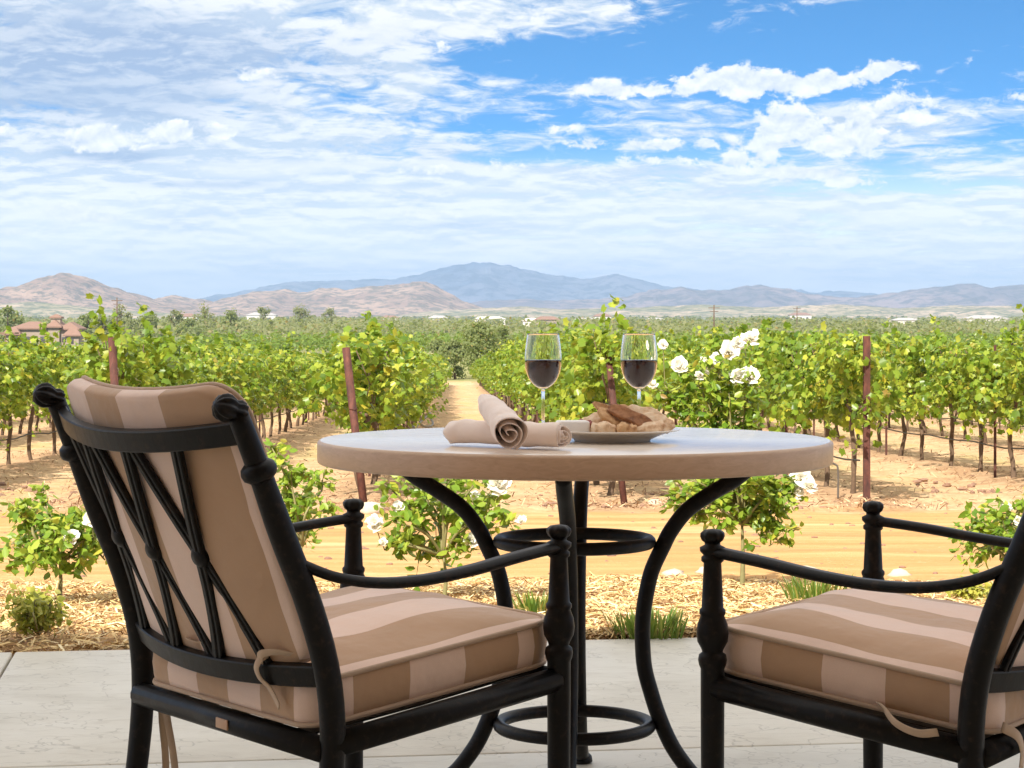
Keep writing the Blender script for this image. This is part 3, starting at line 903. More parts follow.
# the far remainder of the vines
VV = []; FF = []; off = 0; TV = MB()
for (y, k, x, j, vis, pxx) in slots:
    if (k, j) in near_set: continue
    V, Fs = far_crowns[rv.randrange(NVAR)]
    a = yaw + (math.pi if rv.random() < .5 else 0); ca, sa = math.cos(a), math.sin(a); q = rv.uniform(.92, 1.06)
    W_ = np.stack([V[:, 0]*ca - V[:, 1]*sa + x, V[:, 0]*sa + V[:, 1]*ca + y, V[:, 2]*q + float(gz(x, y))], 1)
    VV.append(W_); FF.append(Fs + off); off += len(V)
    g0 = float(gz(x, y)); TV.tube([(x, y, g0-.05), (x+rv.gauss(0, .04), y, g0+.5), (x+rv.gauss(0, .05), y, g0+1.0)], .035, 5, cap=False)
fv = tag(link('distant_grapevines', np_mesh('distant_grapevines', np.concatenate(VV), np.concatenate(FF)), M_vine),
         'distant vines merging into green rows at the back of the vineyard', 'grapevines', kind='stuff')
tv = TV.build('trunks', M_bark, fv); tag(tv, kind='stuff')

# row end posts
def end_post(px_t, py_t, px_b, py_b, r, k, label, style):
    b = P(px_b, py_b); b.x = (px_b-512)*b.y/F
    ylean = b.y + (0.35 if style == 'pipe' else 0)
    top = Vector(((px_t-512)*ylean/F, ylean, 1-(py_t-315)*ylean/F))
    w = MB()
    if style == 'pipe':
        w.tube([b-Vector((0, 0, .15)), top], r, 14)
        w.ring((0, 0, 0), r+.003, .004, 16, 6)
        w.v[-16*6:] = [tuple(Vector(q) + b.lerp(top, .62)) for q in w.v[-16*6:]]
    else:
        d = (top-b)
        w.box(b.lerp(top, .5)-Vector((0, 0, .05)), (.07, .012, d.length+.12))
        w.box(b.lerp(top, .5)-Vector((.03, -.025, .05)), (.012, .05, d.length+.12))
        for i in range(9): w.box(b.lerp(top, .18+.09*i)+Vector((.02, -.008, 0)), (.012, .006, .02))
    o = w.build('end_post', M_rust); tag(o, label, 'post', 'steel end posts of the vine rows')
    return b, top
posts = {}
posts[-1] = end_post(112, 338, 122, 508, .043, -1, 'rusty pipe post rising just behind the left chair back', 'pipe')
posts[0] = end_post(346, 348, 366, 510, .042, 0, 'leaning rusty pipe post left of the table edge', 'pipe')
posts[1] = end_post(607, 342, 626, 507, .036, 1, 'leaning rusty post between the two wine glasses', 'pipe')
posts[2] = end_post(869, 337, 865, 505, .03, 2, 'slim upright brown steel post with pale bolt holes, right of the table', 'flat')

# in-row stakes, wires, drip hoses
ns = 0
for (y, k, x, j, vis, pxx) in near:
    if j % 4 == 2 and y < 62:
        g0 = float(gz(x, y)); w = MB()
        w.box((0, 0, .85), (.035, .008, 1.8)); w.box((0, .014, .85), (.008, .026, 1.8))
        o = w.build('trellis_stake', M_rust); o.location = (x-.12, y+.5, g0)
        tag(o, f'thin dark stake beside the {ordw(j+1)} vine of the {rown(k)}', 'stake', 'stakes within the vine rows')
for k in range(-4, 6):
    a = Vector((row_x(k, Y0), Y0, 0)); b = Vector((row_x(k, 75), 75, 0))
    def wp(h_, y, sag=0):
        x = row_x(k, y); return Vector((x, y, float(gz(x, y)) + h_ + sag))
    e = empty('trellis_wires', wp(0, Y0)); tag(e, f'trellis wires strung along the {rown(k)}', 'wires', 'trellis wires of the vine rows')
    for h_ in (1.02, 1.4):
        pts = [wp(h_, y)-e.location for y in np.arange(Y0, 76, 3.5)]
        MB().tube(pts, .0035, 5).build('wire', M_wire, e)
    pts = []
    for i, y in enumerate(np.arange(Y0+.3, 76, .875)):
        pts.append(wp(.46, y, -.03*math.sin(i*.9)**2 + rv.gauss(0, .006)))
    o = MB().tube(pts, .010, 6).build('drip_hose', M_hose); tag(o, f'black drip hose hung low along the {rown(k)}', 'hose', 'drip hoses of the vine rows')
# loose grey hose bulging from the aisle side, and bent pipe stub by the slim post
pts = [Vector((row_x(0, y)+.42+.12*math.sin(y*1.3), y, float(gz(0, y))+.42+.18*math.sin(y*.8+1))) for y in np.arange(25, 46, .8)]
tag(MB().tube(catmull(pts, 3), .022, 8).build('loose_hose', M_hoseg), 'grey hose snaking loose along the aisle side of the left row', 'hose')
b = P(838, 503); a = P(812, 466, Y=b.y+.1); 
w = MB(); w.tube(catmull([b, b+Vector((.0, 0, .35)), b+Vector((-.03, 0, .42)), b+Vector((-.12, 0, .44)), b+Vector((-.32, .1, .46))], 5), .011, 8)
tag(w.build('bent_pipe', M_wire), 'short bent irrigation pipe sticking out of the ground left of the slim post', 'pipe')

# ------------------------------------------------------------------ mulch, clods, stones
def shard_cloud(P0, L, W, T, r, flat=.25):
    """thin curved slivers lying about"""
    n = len(P0); a = r.uniform(0, math.pi*2, n); tl = r.normal(0, flat, n)
    d = np.stack([np.cos(a)*np.cos(tl), np.sin(a)*np.cos(tl), np.sin(tl)], 1)
    s = np.stack([-np.sin(a), np.cos(a), r.normal(0, .5, n)], 1); s /= np.linalg.norm(s, axis=1, keepdims=True)
    u = np.cross(d, s)
    V = np.zeros((n, 6, 3))
    bend = r.uniform(0, .18, n)[:, None]*L[:, None]
    for k, (x, y) in enumerate(((-.5, -.5), (-.5, .5), (0, .5), (.5, .4), (.5, -.4), (0, -.5))):
        V[:, k] = P0 + d*(L[:, None]*x) + s*(W[:, None]*y) + u*(bend*(1 if x == 0 else 0))
    Fs = np.concatenate([np.array([f])+np.arange(n)[:, None]*6 for f in ((0, 5, 2, 1), (5, 4, 3, 2))])
    return V.reshape(-1, 3), Fs
r = np.random.default_rng(77)
n = 70000
y = 6.32 + 5.9*r.random(n)**1.1; x = r.uniform(-2.2, 2.9, n)*(y/7.5)**.6
y = np.maximum(y, edge_y(x)+.04+r.random(n)*.06)
keep = (y < 11.6 + 1.4*(hash_noise(x, y, 1.1, 9)-.5)*2) & (hash_noise(x, y, 2.1, 5) + r.random(n)*.8 > .45)
x, y = x[keep], y[keep]; n = len(x)
def ground_z(x, y):
    z = gz(x, y); am = np.interp(y, [0, 6.7, 8, 12, 14, 20, 22, 150, 200], [0, 0, .05, .05, .02, .02, .06, .1, 0])
    return z + am*((hash_noise(x, y, 1.3, 1)-.5) + .5*(hash_noise(x, y, 3.7, 2)-.5))
z = ground_z(x, y) + r.uniform(.002, .030, n)
V, Fs = shard_cloud(np.stack([x, y, z], 1), r.uniform(.02, .11, n), r.uniform(.0022, .008, n), .002, r)
def f_straw(n_, b):
    q = n_.new('ShaderNodeNewGeometry').outputs['Random Per Island']
    n_.put(b.inputs['Base Color'], n_.ramp(q, [(0, (.15, .07, .03)), (.2, (.36, .20, .08)), (.5, (.58, .39, .155)), (.8, (.74, .55, .26)), (1, (.82, .69, .42))]))
    b.inputs['Roughness'].default_value = .85
tag(link('straw_mulch', np_mesh('straw_mulch', V, Fs), mat('straw', f_straw)), 'golden straw and wood chip mulch beyond the patio edge', 'mulch', kind='stuff')
def f_litter(n_, b):
    q = n_.new('ShaderNodeNewGeometry').outputs['Random Per Island']
    n_.put(b.inputs['Base Color'], n_.ramp(q, [(0, (.14, .075, .045)), (.35, (.30, .17, .09)), (.8, (.50, .32, .17)), (1, (.62, .46, .27))]))
    b.inputs['Roughness'].default_value = .9
# dry grass litter in the vineyard
n = 20000
y = 21.8 + 34*r.random(n)**1.6; x = r.uniform(-.27, .27, n)*y
rp = np.abs(((x + .0266*y + 1.0)/2.7 + .5) % 1 - .5)
keep = r.random(n) < np.where(rp < .22, 1, .35)
x, y = x[keep], y[keep]; n = len(x)
V, Fs = shard_cloud(np.stack([x, y, ground_z(x, y)+.03+.04*r.random(n)], 1), r.uniform(.03, .12, n), r.uniform(.005, .016, n), .002, r, .4)
tag(link('dry_litter', np_mesh('dry_litter', V, Fs), mat('litter', f_litter)), 'dry leaf and grass litter strewn under the vine rows', 'litter', kind='stuff')
# clods
def blob(r, sx, sy, sz, seed):
    bm = bmesh.new(); bmesh.ops.create_icosphere(bm, subdivisions=2, radius=1)
    q = random.Random(seed)
    off = [q.uniform(0, 6) for _ in range(4)]
    vs = []
    for v in bm.verts:
        c = v.co; k = 1 + .18*math.sin(3*c.x+off[0])+.15*math.sin(4*c.y+off[1])+.12*math.sin(5*c.z+off[2])
        vs.append(Vector((c.x*sx*k, c.y*sy*k, c.z*sz*k)))
    fs = [[v.index for v in f.verts] for f in bm.faces]; bm.free(); return vs, fs
cl = MB()
for (x0, x1, y0, y1, nn) in ((0, 75, 484, 505, 60), (690, 860, 494, 510, 80), (380, 470, 500, 512, 20), (540, 620, 494, 508, 24), (640, 700, 490, 508, 24), (915, 1015, 480, 495, 40), (560, 720, 485, 495, 30)):
    for i in range(nn):
        g = P(rv.uniform(x0, x1), rv.uniform(y0, y1)); s_ = rv.uniform(.012, .045)
        vs, fs = blob(None, s_*rv.uniform(.8, 1.6), s_, s_*.6, i*7+x0)
        cl.add([v+g+Vector((0, 0, s_*.2)) for v in vs], fs, False)
for i in range(300):
    y = rv.uniform(7, 22); x = rv.uniform(-.27, .3)*y; s_ = rv.uniform(.006, .022)
    vs, fs = blob(None, s_*1.3, s_, s_*.7, i); g = Vector((x, max(y, edge_y(x)+.1), 0)); g.z = float(ground_z(g.x, g.y))
    cl.add([v+g for v in vs], fs, False)
tag(cl.build('soil_clods', m_simple('clod', (.26, .15, .10), .95, var=.5, vs=6, bump=.6, bs=30)), 'crumbly purplish soil clods and pebbles strewn along the dirt track', 'clods', kind='stuff')
M_rock = m_simple('pale_rock', (.52, .43, .33), .9, var=.3, vs=12, bump=.7, bs=30)
for i, (px, py, s_, lab) in enumerate(((672, 578, .055, 'pale stone at the mulch edge left of the tall rose trunk'), (706, 574, .045, 'smaller pale stone beside the tall rose trunk'),
        (372, 512, .10, 'rounded pale stone at the foot of the leaning post left of the table'), (806, 575, .06, 'pale stone lying behind the right chair arm'), (655, 505, .07, 'brown stone on the far side of the track below the table'), (900, 577, .05, 'low pale stone right of the far armrest post'))):
    g = P(px, py); vs, fs = blob(None, s_*1.5, s_, s_*.6, i*3+1)
    o = MB().add(vs, fs, True).build('stone', M_rock); o.location = g + Vector((0, 0, s_*.25)); tag(o, lab, 'stone', 'stones along the dirt track')

# ------------------------------------------------------------------ roses and small plants
def rose_flower(parent, p, s, seed):
    r = np.random.default_rng(seed); V = []; Fs = []
    nfl = 46
    for i in range(nfl):
        a = i*2.4; q = math.sqrt((i+.5)/nfl)
        tilt = 1.45*q + r.normal(0, .3)
        d = np.array([math.cos(a)*math.sin(tilt), math.sin(a)*math.sin(tilt), math.cos(tilt)])
        base = d*s*.12*q; L = s*(.30+.24*q)*r.uniform(.7, 1.25)
        side = np.array([-math.sin(a), math.cos(a), 0.]); nrm = np.cross(side, d)
        o = [(0, 0, 0), (.32, .45, .05), (.42, .85, -.02), (.0, 1.05, -.12), (-.42, .85, -.02), (-.32, .45, .05)]
        b = len(V)
        for (x, y_, z_) in o: V.append(base + side*x*L*1.1 + d*y_*L + nrm*z_*L + r.normal(0, .08*L, 3))
        Fs.append((b, b+1, b+2, b+3)); Fs.append((b, b+3, b+4, b+5))
    o = link('blossom', np_mesh('blossom', np.array(V), np.array(Fs)), M_petal, parent, tuple(p))
    o.rotation_mode = 'XYZ'; o.rotation_euler = (r.uniform(.5, 1.15), r.uniform(-.4, .4), r.uniform(-.3, .3)); o.scale = (.98, .98, .98)
    return o
def rose_bush(base, stems, nleaf, leaf, label, flowers, seed, fsize=.05, mt=None, group='rose bushes beyond the patio', name='rose_bush', cat='rose bush', tw=.12):
    """stems: list of polylines (relative points); leaves along outer parts and side twigs"""
    nleaf = int(nleaf*1.7); leaf *= .82
    r = np.random.default_rng(seed)
    e = empty(name, base); tag(e, label, cat, group)
    w = MB(); pts = []; nb = []
    for st, rad in stems:
        cp = catmull(st, 4); w.tube(cp, [rad*(1-.65*i/len(cp)) for i in range(len(cp))], 6)
    twigs = []
    nt = max(8, nleaf//16)
    lens = [i for i, (st, rad) in enumerate(stems) if rad < .011]
    for i in range(nt):
        st, rad = stems[r.choice(lens)]; cp = catmull(st, 4)
        q = cp[int(len(cp)*r.uniform(.3, .999))]
        d = Vector((r.normal(), r.normal(), r.normal()*.6+.35)).normalized()*r.uniform(.5*tw, 1.4*tw)
        mid = q + d*.55 + Vector((0, 0, .015)); tip = q + d + Vector((0, 0, -.02))
        w.tube([q, mid, tip], [.0025, .002, .0012], 4); twigs.append((q, mid, tip))
    tw = twigs
    per = nleaf//len(tw)
    for (q, mid, tip) in tw:
        for k in range(per):
            u = r.uniform(.1, 1.1)
            p = q.lerp(mid, u*2) if u < .5 else mid.lerp(tip, (u-.5)*2)
            pts.append((p.x+r.normal(0, .016), p.y+r.normal(0, .016), p.z+r.normal(0, .014))); nb.append((r.normal(0, .4), -.25+r.normal(0, .4), .8))
    allp = [q for st, rad in stems for q in catmull(st, 4)]
    for f in flowers:
        fp = Vector(f[:3]); nearp = min(allp, key=lambda q: (q-fp).length + (.3 if q.z > fp.z-.03 else 0))
        w.tube(catmull([nearp, nearp.lerp(fp, .5)+Vector((0, 0, -.012)), fp], 3), .0022, 5)
    w.build('stems', M_cane, e)
    pts = np.array(pts); V, Fs = leaf_cloud(pts, r.uniform(leaf*.7, leaf*1.25, len(pts)), np.array(nb), 'oval', seed+1)
    link('foliage', np_mesh('foliage', V, Fs), mt or M_rose, e)
    for i, f in enumerate(flowers):
        s_ = f[3] if len(f) > 3 else fsize
        rose_flower(e, f[:3], s_, seed*10+i)
    return e
def rel(px, py, base, dy=0.0):
    Y = base.y + dy
    return Vector(((px-512)*Y/F - base.x, dy, 1-(py-315)*Y/F - base.z))
def bush_auto(base, tips, seed, trunk_h=.18, rad=.008):
    q = random.Random(seed); out = []
    fork = Vector((q.gauss(0, .01), 0, trunk_h))
    out.append(([Vector((0, 0, -.03)), Vector((q.gauss(0, .01), 0, trunk_h*.5)), fork], .0135))
    for t_ in tips:
        m1 = fork.lerp(t_, .4) + Vector((q.gauss(0, .02), q.gauss(0, .05), .04)); m2 = fork.lerp(t_, .75) + Vector((q.gauss(0, .02), q.gauss(0, .04), .03))
        out.append(([fork, m1, m2, t_], rad))
    return out
# A: left bush
b = P(57, 607); tips = [rel(x, y_, b, d) for x, y_, d in ((48, 500, .05), (20, 520, -.1), (8, 545, .1), (30, 565, -.2), (75, 520, .1), (95, 540, -.1), (60, 540, -.2), (105, 560, .15), (85, 570, 0), (40, 530, .2), (12, 570, 0))]
rose_bush(b, bush_auto(b, tips, 1), 620, .058, 'low round rose bush at the left edge beyond the patio, with two white blooms', [tuple(rel(72, 538, b, -.22))+(.055,), tuple(rel(92, 519, b, -.1))+(.06,)], 11)
# B: behind the left chair
b = P(298, 588); tips = [rel(x, y_, b, d) for x, y_, d in ((272, 448, 0), (265, 475, .1), (292, 470, -.1), (322, 480, .05), (330, 505, -.1), (300, 500, .1), (285, 515, 0), (310, 530, .1))]
rose_bush(b, bush_auto(b, tips, 2, .22), 420, .058, 'bright green rose bush without open flowers, between left chair back and table', [], 22)
# C: under the table's left half
b = P(443, 602); tips = [rel(x, y_, b, d) for x, y_, d in ((385, 485, 0), (408, 478, .1), (430, 465, -.1), (455, 470, .1), (478, 480, -.1), (497, 490, .1), (392, 520, -.1), (385, 550, .0), (415, 560, .1), (470, 545, -.1), (495, 520, .1), (440, 510, .2), (500, 505, 0), (378, 545, .1))]
rose_bush(b, bush_auto(b, tips, 3, .2), 640, .060, 'open rose bush with scattered white blooms, seen below the left half of the tabletop', [tuple(rel(498, 486, b, -.1))+(.085,), tuple(rel(375, 523, b, -.1))+(.06,), tuple(rel(398, 508, b, 0))+(.045,), tuple(rel(472, 541, b, -.15))+(.06,), tuple(rel(474, 498, b, 0))+(.05,), tuple(rel(521, 521, b, 0))+(.04,), tuple(rel(383, 543, b, -.1))+(.035,)], 33)
# D: tall standard rose right of the table centre
b = P(742, 588)
tips = [rel(x, y_, b, d) for x, y_, d in ((695, 378, 0), (718, 372, .1), (745, 378, -.1), (675, 400, .1), (665, 385, 0), (755, 390, .1), (730, 400, -.15), (700, 410, .15), (745, 350, 0), (720, 365, -.1), (700, 375, .1), (680, 430, 0), (720, 440, .1), (745, 430, -.1), (760, 440, .1), (690, 480, -.1), (660, 490, .1), (720, 490, .1), (750, 480, -.15), (775, 490, .1), (800, 485, 0), (710, 510, -.1), (695, 520, .1), (735, 520, .1), (762, 515, 0), (775, 530, .1), (782, 545, 0), (700, 465, .1), (770, 470, .1))]
st = bush_auto(b, tips, 4, .33); st[0] = (st[0][0], .017)
ed = rose_bush(b, st, 2300, .064, 'tallest rose bush, white blooms above the right half of the tabletop', [tuple(rel(*a))+(s_,) for a, s_ in (((750, 339, b, 0), .085), ((737, 343, b, -.1), .06), ((730, 353, b, -.1), .085), ((706, 366, b, -.1), .08), ((714, 360, b, 0), .06), ((679, 366, b, 0), .075), ((738, 377, b, -.15), .075), ((749, 377, b, -.1), .085), ((652, 385, b, 0), .05), ((699, 376, b, -.1), .04), ((757, 421, b, 0), .05), ((802, 478, b, 0), .09), ((808, 487, b, -.05), .08), ((798, 492, b, 0), .06), ((663, 345, b, 0), .045))], 44)
# E: right edge
b = P(1012, 602); tips = [rel(x, y_, b, d) for x, y_, d in ((980, 525, 0), (1000, 515, .1), (1020, 512, -.1), (985, 550, .1), (1035, 530, 0), (1010, 540, -.1), (1000, 560, .1), (1040, 560, 0), (975, 540, 0))]
rose_bush(b, bush_auto(b, tips, 5), 420, .058, 'rose bush at the right edge, behind the right chair back', [tuple(rel(1006, 508, b, 0))+(.05,), tuple(rel(1018, 521, b, -.1))+(.035,)], 55)

def tuft(name, px, py, w_px, h_px, n, m, label, cat, seed, broad=False, dead=0):
    b = P(px, py); r = np.random.default_rng(seed); sc_ = b.y/F; W = w_px*sc_; H = h_px*sc_
    V = []; Fs = []
    for i in range(n):
        a = r.uniform(0, 6.28); q = math.sqrt(r.random())*W*.45 if not broad else r.random()*W*.12
        x0, y0 = q*math.cos(a), q*math.sin(a)*.7
        ln = H*r.uniform(.5, 1.1); out_ = r.uniform(.15, .6)*ln if not broad else r.uniform(.2, 1.1)*W*.5
        wd = (.0035 if not broad else .0085)*r.uniform(.7, 1.3)
        dx, dy = math.cos(a+r.normal(0, .5)), math.sin(a+r.normal(0, .5))
        s = np.array([-dy, dx, 0]); base = np.array([x0, y0, 0.])
        k = len(V)
        for (u, ww) in ((0, .6), (.45, 1), (.8, .8), (1, .05)):
            c = base + np.array([dx*out_*u, dy*out_*u, ln*(u*1.25-.35*u*u)])
            V.append(c - s*wd*ww); V.append(c + s*wd*ww)
        for j in range(3): Fs.append((k+2*j, k+2*j+1, k+2*j+3, k+2*j+2))
    o = link(name, np_mesh(name, np.array(V), np.array(Fs)), m, None, tuple(b)); tag(o, label, cat)
    return o
def small_shrub(px, py, pts, label, seed, n_=360, leaf=.034):
    b = P(px, py); tips = [rel(x, y_, b, d) for x, y_, d in pts]
    rose_bush(b, bush_auto(b, tips, seed, .015, .004)[1:], n_, leaf, label, [], seed, mt=M_weed, group=None, name='leafy_shrub', cat='shrub', tw=.03)
small_shrub(37, 640, [(15, 622, 0), (20, 608, .03), (30, 600, -.03), (42, 598, .03), (52, 606, -.02), (60, 618, .02), (38, 612, -.06), (28, 626, -.05), (50, 628, -.05), (36, 604, .05)], 'small leafy yellow green shrub on the mulch at the patio edge, far left', 91)
tuft('grass_tuft', 536, 620, 36, 32, 130, M_grass, 'light green grass tuft in the mulch between the table legs', 'grass tuft', 2)
tuft('grass_tuft', 650, 641, 80, 34, 240, M_grass, 'wide dark green grass tuft at the slab edge under the table', 'grass tuft', 3)
tuft('grass_tuft', 815, 605, 60, 34, 150, M_grass, 'sparse grass tuft behind the right chair cushion', 'grass tuft', 4)
small_shrub(975, 606, [(955, 592, 0), (965, 588, .05), (980, 590, -.03), (992, 596, .05), (972, 596, -.06), (1000, 600, 0)], 'low yellow green shrub beyond the right chair armrest', 92, 260)
tuft('grass_tuft', 25, 600, 30, 12, 40, M_grass, 'thin grass tuft below the left edge rose bush', 'grass tuft', 6)

# ------------------------------------------------------------------ distant trees
def tree(px, Y, H, W, m, label, seed, nl=900, leaf=.32, name='tree', trunk_h=.3, ncl=16, dens=.5, group='trees across the valley floor'):
    x = (px-512)*Y/F; z = float(gz(x, Y)); r = np.random.default_rng(seed)
    e = empty(name, (x, Y, z)); tag(e, label, 'tree', group)
    w = MB(); top = Vector((r.normal(0, .03*H), 0, H*.75))
    w.tube([(0, 0, -.2), (r.normal(0, .02*H), 0, H*.35), top], [.035*H, .024*H, .01*H], 7)
    cc = []
    for i in range(ncl):
        h_ = trunk_h + (1-trunk_h)*r.random()
        wr = W/2*math.sin(math.pi*min(1, (h_-trunk_h)/(1-trunk_h)*.75+.22))
        a = r.uniform(0, 6.28); q = wr*math.sqrt(r.random())*.75
        cc.append((q*math.cos(a), q*math.sin(a), H*h_*.92))
    for c in cc[:7]:
        w.tube([Vector((0, 0, c[2]*.5)), Vector(c)], [.012*H, .004*H], 5)
    cc = np.array(cc); rad = r.uniform(.5, 1.1, ncl)*W*.2
    ci = r.integers(0, ncl, nl); d = r.normal(0, 1, (nl, 3)); d /= np.linalg.norm(d, axis=1, keepdims=True)
    p = cc[ci] + d*rad[ci, None]*(r.random((nl, 1))**dens)*np.array([1, 1, .8])
    V, Fs = leaf_cloud(p, r.uniform(leaf*.6, leaf*1.3, nl), d+np.array([0, 0, .4]), 'quad', seed+1)
    w.build('trunk', M_bark, e); link('crown', np_mesh('crown', V, Fs), m, e)
    return e
tree(478, 172, 4.4, 6.4, M_far1, 'large grey green bushy tree closing the end of the central aisle', 1, 7000, .15, trunk_h=.05, ncl=34, group=None)
tree(455, 166, 3.3, 3.6, M_far1, 'lower rounded bush left of the large tree at the aisle end', 2, 3600, .14, trunk_h=.05, ncl=24, group=None)
tree(503, 178, 4.2, 4.0, M_far1, 'bushy tree right of the large one at the aisle end', 3, 3600, .14, trunk_h=.05, ncl=24, group=None)
tree(437, 174, 3.0, 3.0, M_far1, 'small bush leftmost of the group at the aisle end', 4, 2400, .14, trunk_h=.05, ncl=18, group=None)
spec = [(88, 430, 7.5, 6, 'tall wispy pale tree just right of the tiled villa'), (103, 440, 6.0, 6, 'rounder pale tree second right of the tiled villa'), (121, 520, 8, 8, 'broad tree third right of the villa'), (150, 500, 6.5, 9, 'wide low tree above the middle of the left chair back'),
        (176, 560, 8, 7, 'upright tree above the right part of the left chair back'), (205, 600, 9, 10, 'pointed grey green tree above the left chair knob'), (232, 560, 7, 9, 'broad tree just left of the dark orchard end'), (262, 640, 8, 10, 'hazy tree above the vines, right of the left chair'),
        (300, 700, 8, 14, 'wide hazy tree left of the brown hill foot'), (8, 420, 7.5, 8, 'bushy tree behind the villa at the left edge'), (330, 760, 8, 9, 'hazy tree below the left end of the brown hill'), (136, 470, 4.2, 7, 'low dense tree in front of the paler ones'), (190, 480, 4.6, 8, 'low dense tree above the right knob of the left chair'), (110, 445, 4.2, 6, 'dark low tree at the foot of the pale trees by the villa')]
for i, (px, Y, H, W, lab) in enumerate(spec):
    tree(px, Y, H, W, M_far3 if i % 3 else M_far1, lab, 20+i, 1000, .42, trunk_h=.15, ncl=18)

def foliage_band(name, items, m, leaf, label, cat, seed):
    """many far clumps in one object; items: (x, y, h, w, n)"""
    r = np.random.default_rng(seed); P_, N_, S_ = [], [], []
    for (x, y, h_, w_, n) in items:
        d = r.normal(0, 1, (n, 3)); d /= np.linalg.norm(d, axis=1, keepdims=True); d[:, 2] = np.abs(d[:, 2])*1.0-.15
        P_.append(np.array([x, y, float(gz(x, y)) + h_*.25]) + d*np.array([w_/2, w_/2, h_*.75])*(r.random((n, 1))**.3))
        N_.append(d + [0, 0, .5]); S_.append(r.uniform(.6, 1.3, n)*leaf*(y/300)**.8)
    V, Fs = leaf_cloud(np.concatenate(P_), np.concatenate(S_), np.concatenate(N_), 'quad', seed)
    return tag(link(name, np_mesh(name, V, Fs), m), label, cat, kind='stuff')
items = []
for k in range(7):
    Y = 285 + k*14
    for i in range(130):
        x = (-60 + i*1.9)*(Y/285) + rv.gauss(0, .3)
        if x < (185-512)*Y/F: continue
        items.append((x, Y + rv.gauss(0, .8), rv.uniform(2.4, 3.4), rv.uniform(2.6, 3.6), 46))
foliage_band('orchard', items, M_far2, .42, 'dark green orchard band stretching behind the vineyard', 'orchard', 5)
items = []
for i in range(2300):
    Y = 450*math.exp(rv.random()*2.0); x = rv.uniform(-.30, .30)*Y
    if hash_noise(np.array([x/60.]), np.array([Y/220.]), 1, 3)[0] < .38: continue
    s_ = rv.uniform(.5, 1.2)
    items.append((x, Y, 5.0*s_, rv.uniform(6, 16)*s_, 44))
foliage_band('valley_woods', items, M_far3, .5, 'hazy scattered trees and scrub across the valley floor', 'woods', 6)

# ------------------------------------------------------------------ distant buildings, poles
M_terra = m_simple('terracotta_tiles', (.22, .13, .095), .85, var=.2, vs=2)
M_stucco = m_simple('pink_stucco', (.31, .24, .185), .9, var=.08, vs=1)
M_dark = m_simple('dark_opening', (.06, .05, .05), .4)
M_whitew = m_simple('pale_wall', (.58, .54, .49), .9)
def hip(mb, x0, x1, y0, y1, z0, hgt, ov=.5, ridge=.5):
    x0 -= ov; x1 += ov; y0 -= ov; y1 += ov
    if (x1-x0) >= (y1-y0):
        ins = (y1-y0)/2*ridge*2*.8; ym = (y0+y1)/2; r1 = (x0+ins, ym); r2 = (x1-ins, ym)
    else:
        ins = (x1-x0)/2*.8; xm = (x0+x1)/2; r1 = (xm, y0+ins); r2 = (xm, y1-ins)
    v = [(x0, y0, z0), (x1, y0, z0), (x1, y1, z0), (x0, y1, z0), (*r1, z0+hgt), (*r2, z0+hgt), (x0, y0, z0-.25), (x1, y0, z0-.25), (x1, y1, z0-.25), (x0, y1, z0-.25)]
    if (x1-x0) >= (y1-y0): f = [(0, 1, 5, 4), (2, 3, 4, 5), (1, 2, 5), (3, 0, 4)]
    else: f = [(0, 1, 4), (1, 2, 5, 4), (2, 3, 5), (3, 0, 4, 5)]
    f += [(6, 7, 1, 0), (7, 8, 2, 1), (8, 9, 3, 2), (9, 6, 0, 3), (9, 8, 7, 6)]
    mb.add(v, f, False)
Yv = 380.0; vx = (42-512)*Yv/F; vz = float(gz(0, Yv)); ps = Yv/F
v = empty('tiled_villa', (vx, Yv, vz)); tag(v, 'sprawling pink villa with terracotta tiled roofs and a square tower at far left', 'villa')
blk = [(-5.2, 1.2, 0, 6, 2.9), (1.2, 3.2, -.6, 5, 3.2), (3.2, 6.2, 0, 6, 2.8), (-6.2, -3.9, -1.5, 0, 1.9), (4.6, 6.8, -1.5, 0, 1.7)]
w = MB(); ro = MB()
for (x0, x1, y0, y1, hh) in blk:
    w.box(((x0+x1)/2, (y0+y1)/2, hh/2), (x1-x0, y1-y0, hh)); hip(ro, x0, x1, y0, y1, hh+.25, 1.15)
w.box((2.1, 2.2, 2.4), (1.7, 1.7, 4.8)); hip(ro, 1.25, 2.95, 1.35, 3.05, 5.1, .5, ov=.25)
w.build('wall', M_stucco, v); ro.build('roof', M_terra, v)
for (x, z, ww, hh, y) in ((-2.6, .9, .8, 1.5, 0), (-1.2, .9, .8, 1.5, 0), (.1, .9, .8, 1.5, 0), (-5.2, .9, .9, .7, -1.5), (3.9, 1.1, .7, .9, 0), (5.6, .8, .6, .9, -1.5), (2.1, 4.0, .5, .8, 1.35)):
    MB().box((x, y-.03, z), (ww, .08, hh), bev=.01).build('window', M_dark, v)
pg = empty('pergola', ((14-512)*372/F-2.0, 372, float(gz(0, 372)))); tag(pg, 'low flat roofed dark timber pergola left of the tiled villa', 'pergola')
MB().box((0, 0, 2.3), (5, 3, .25)).build('roof', M_wood, pg)
for sx in (-2.2, -.7, .8, 2.2): MB().box((sx, -1.3, 1.1), (.2, .2, 2.2)).build('post', M_wood, pg)

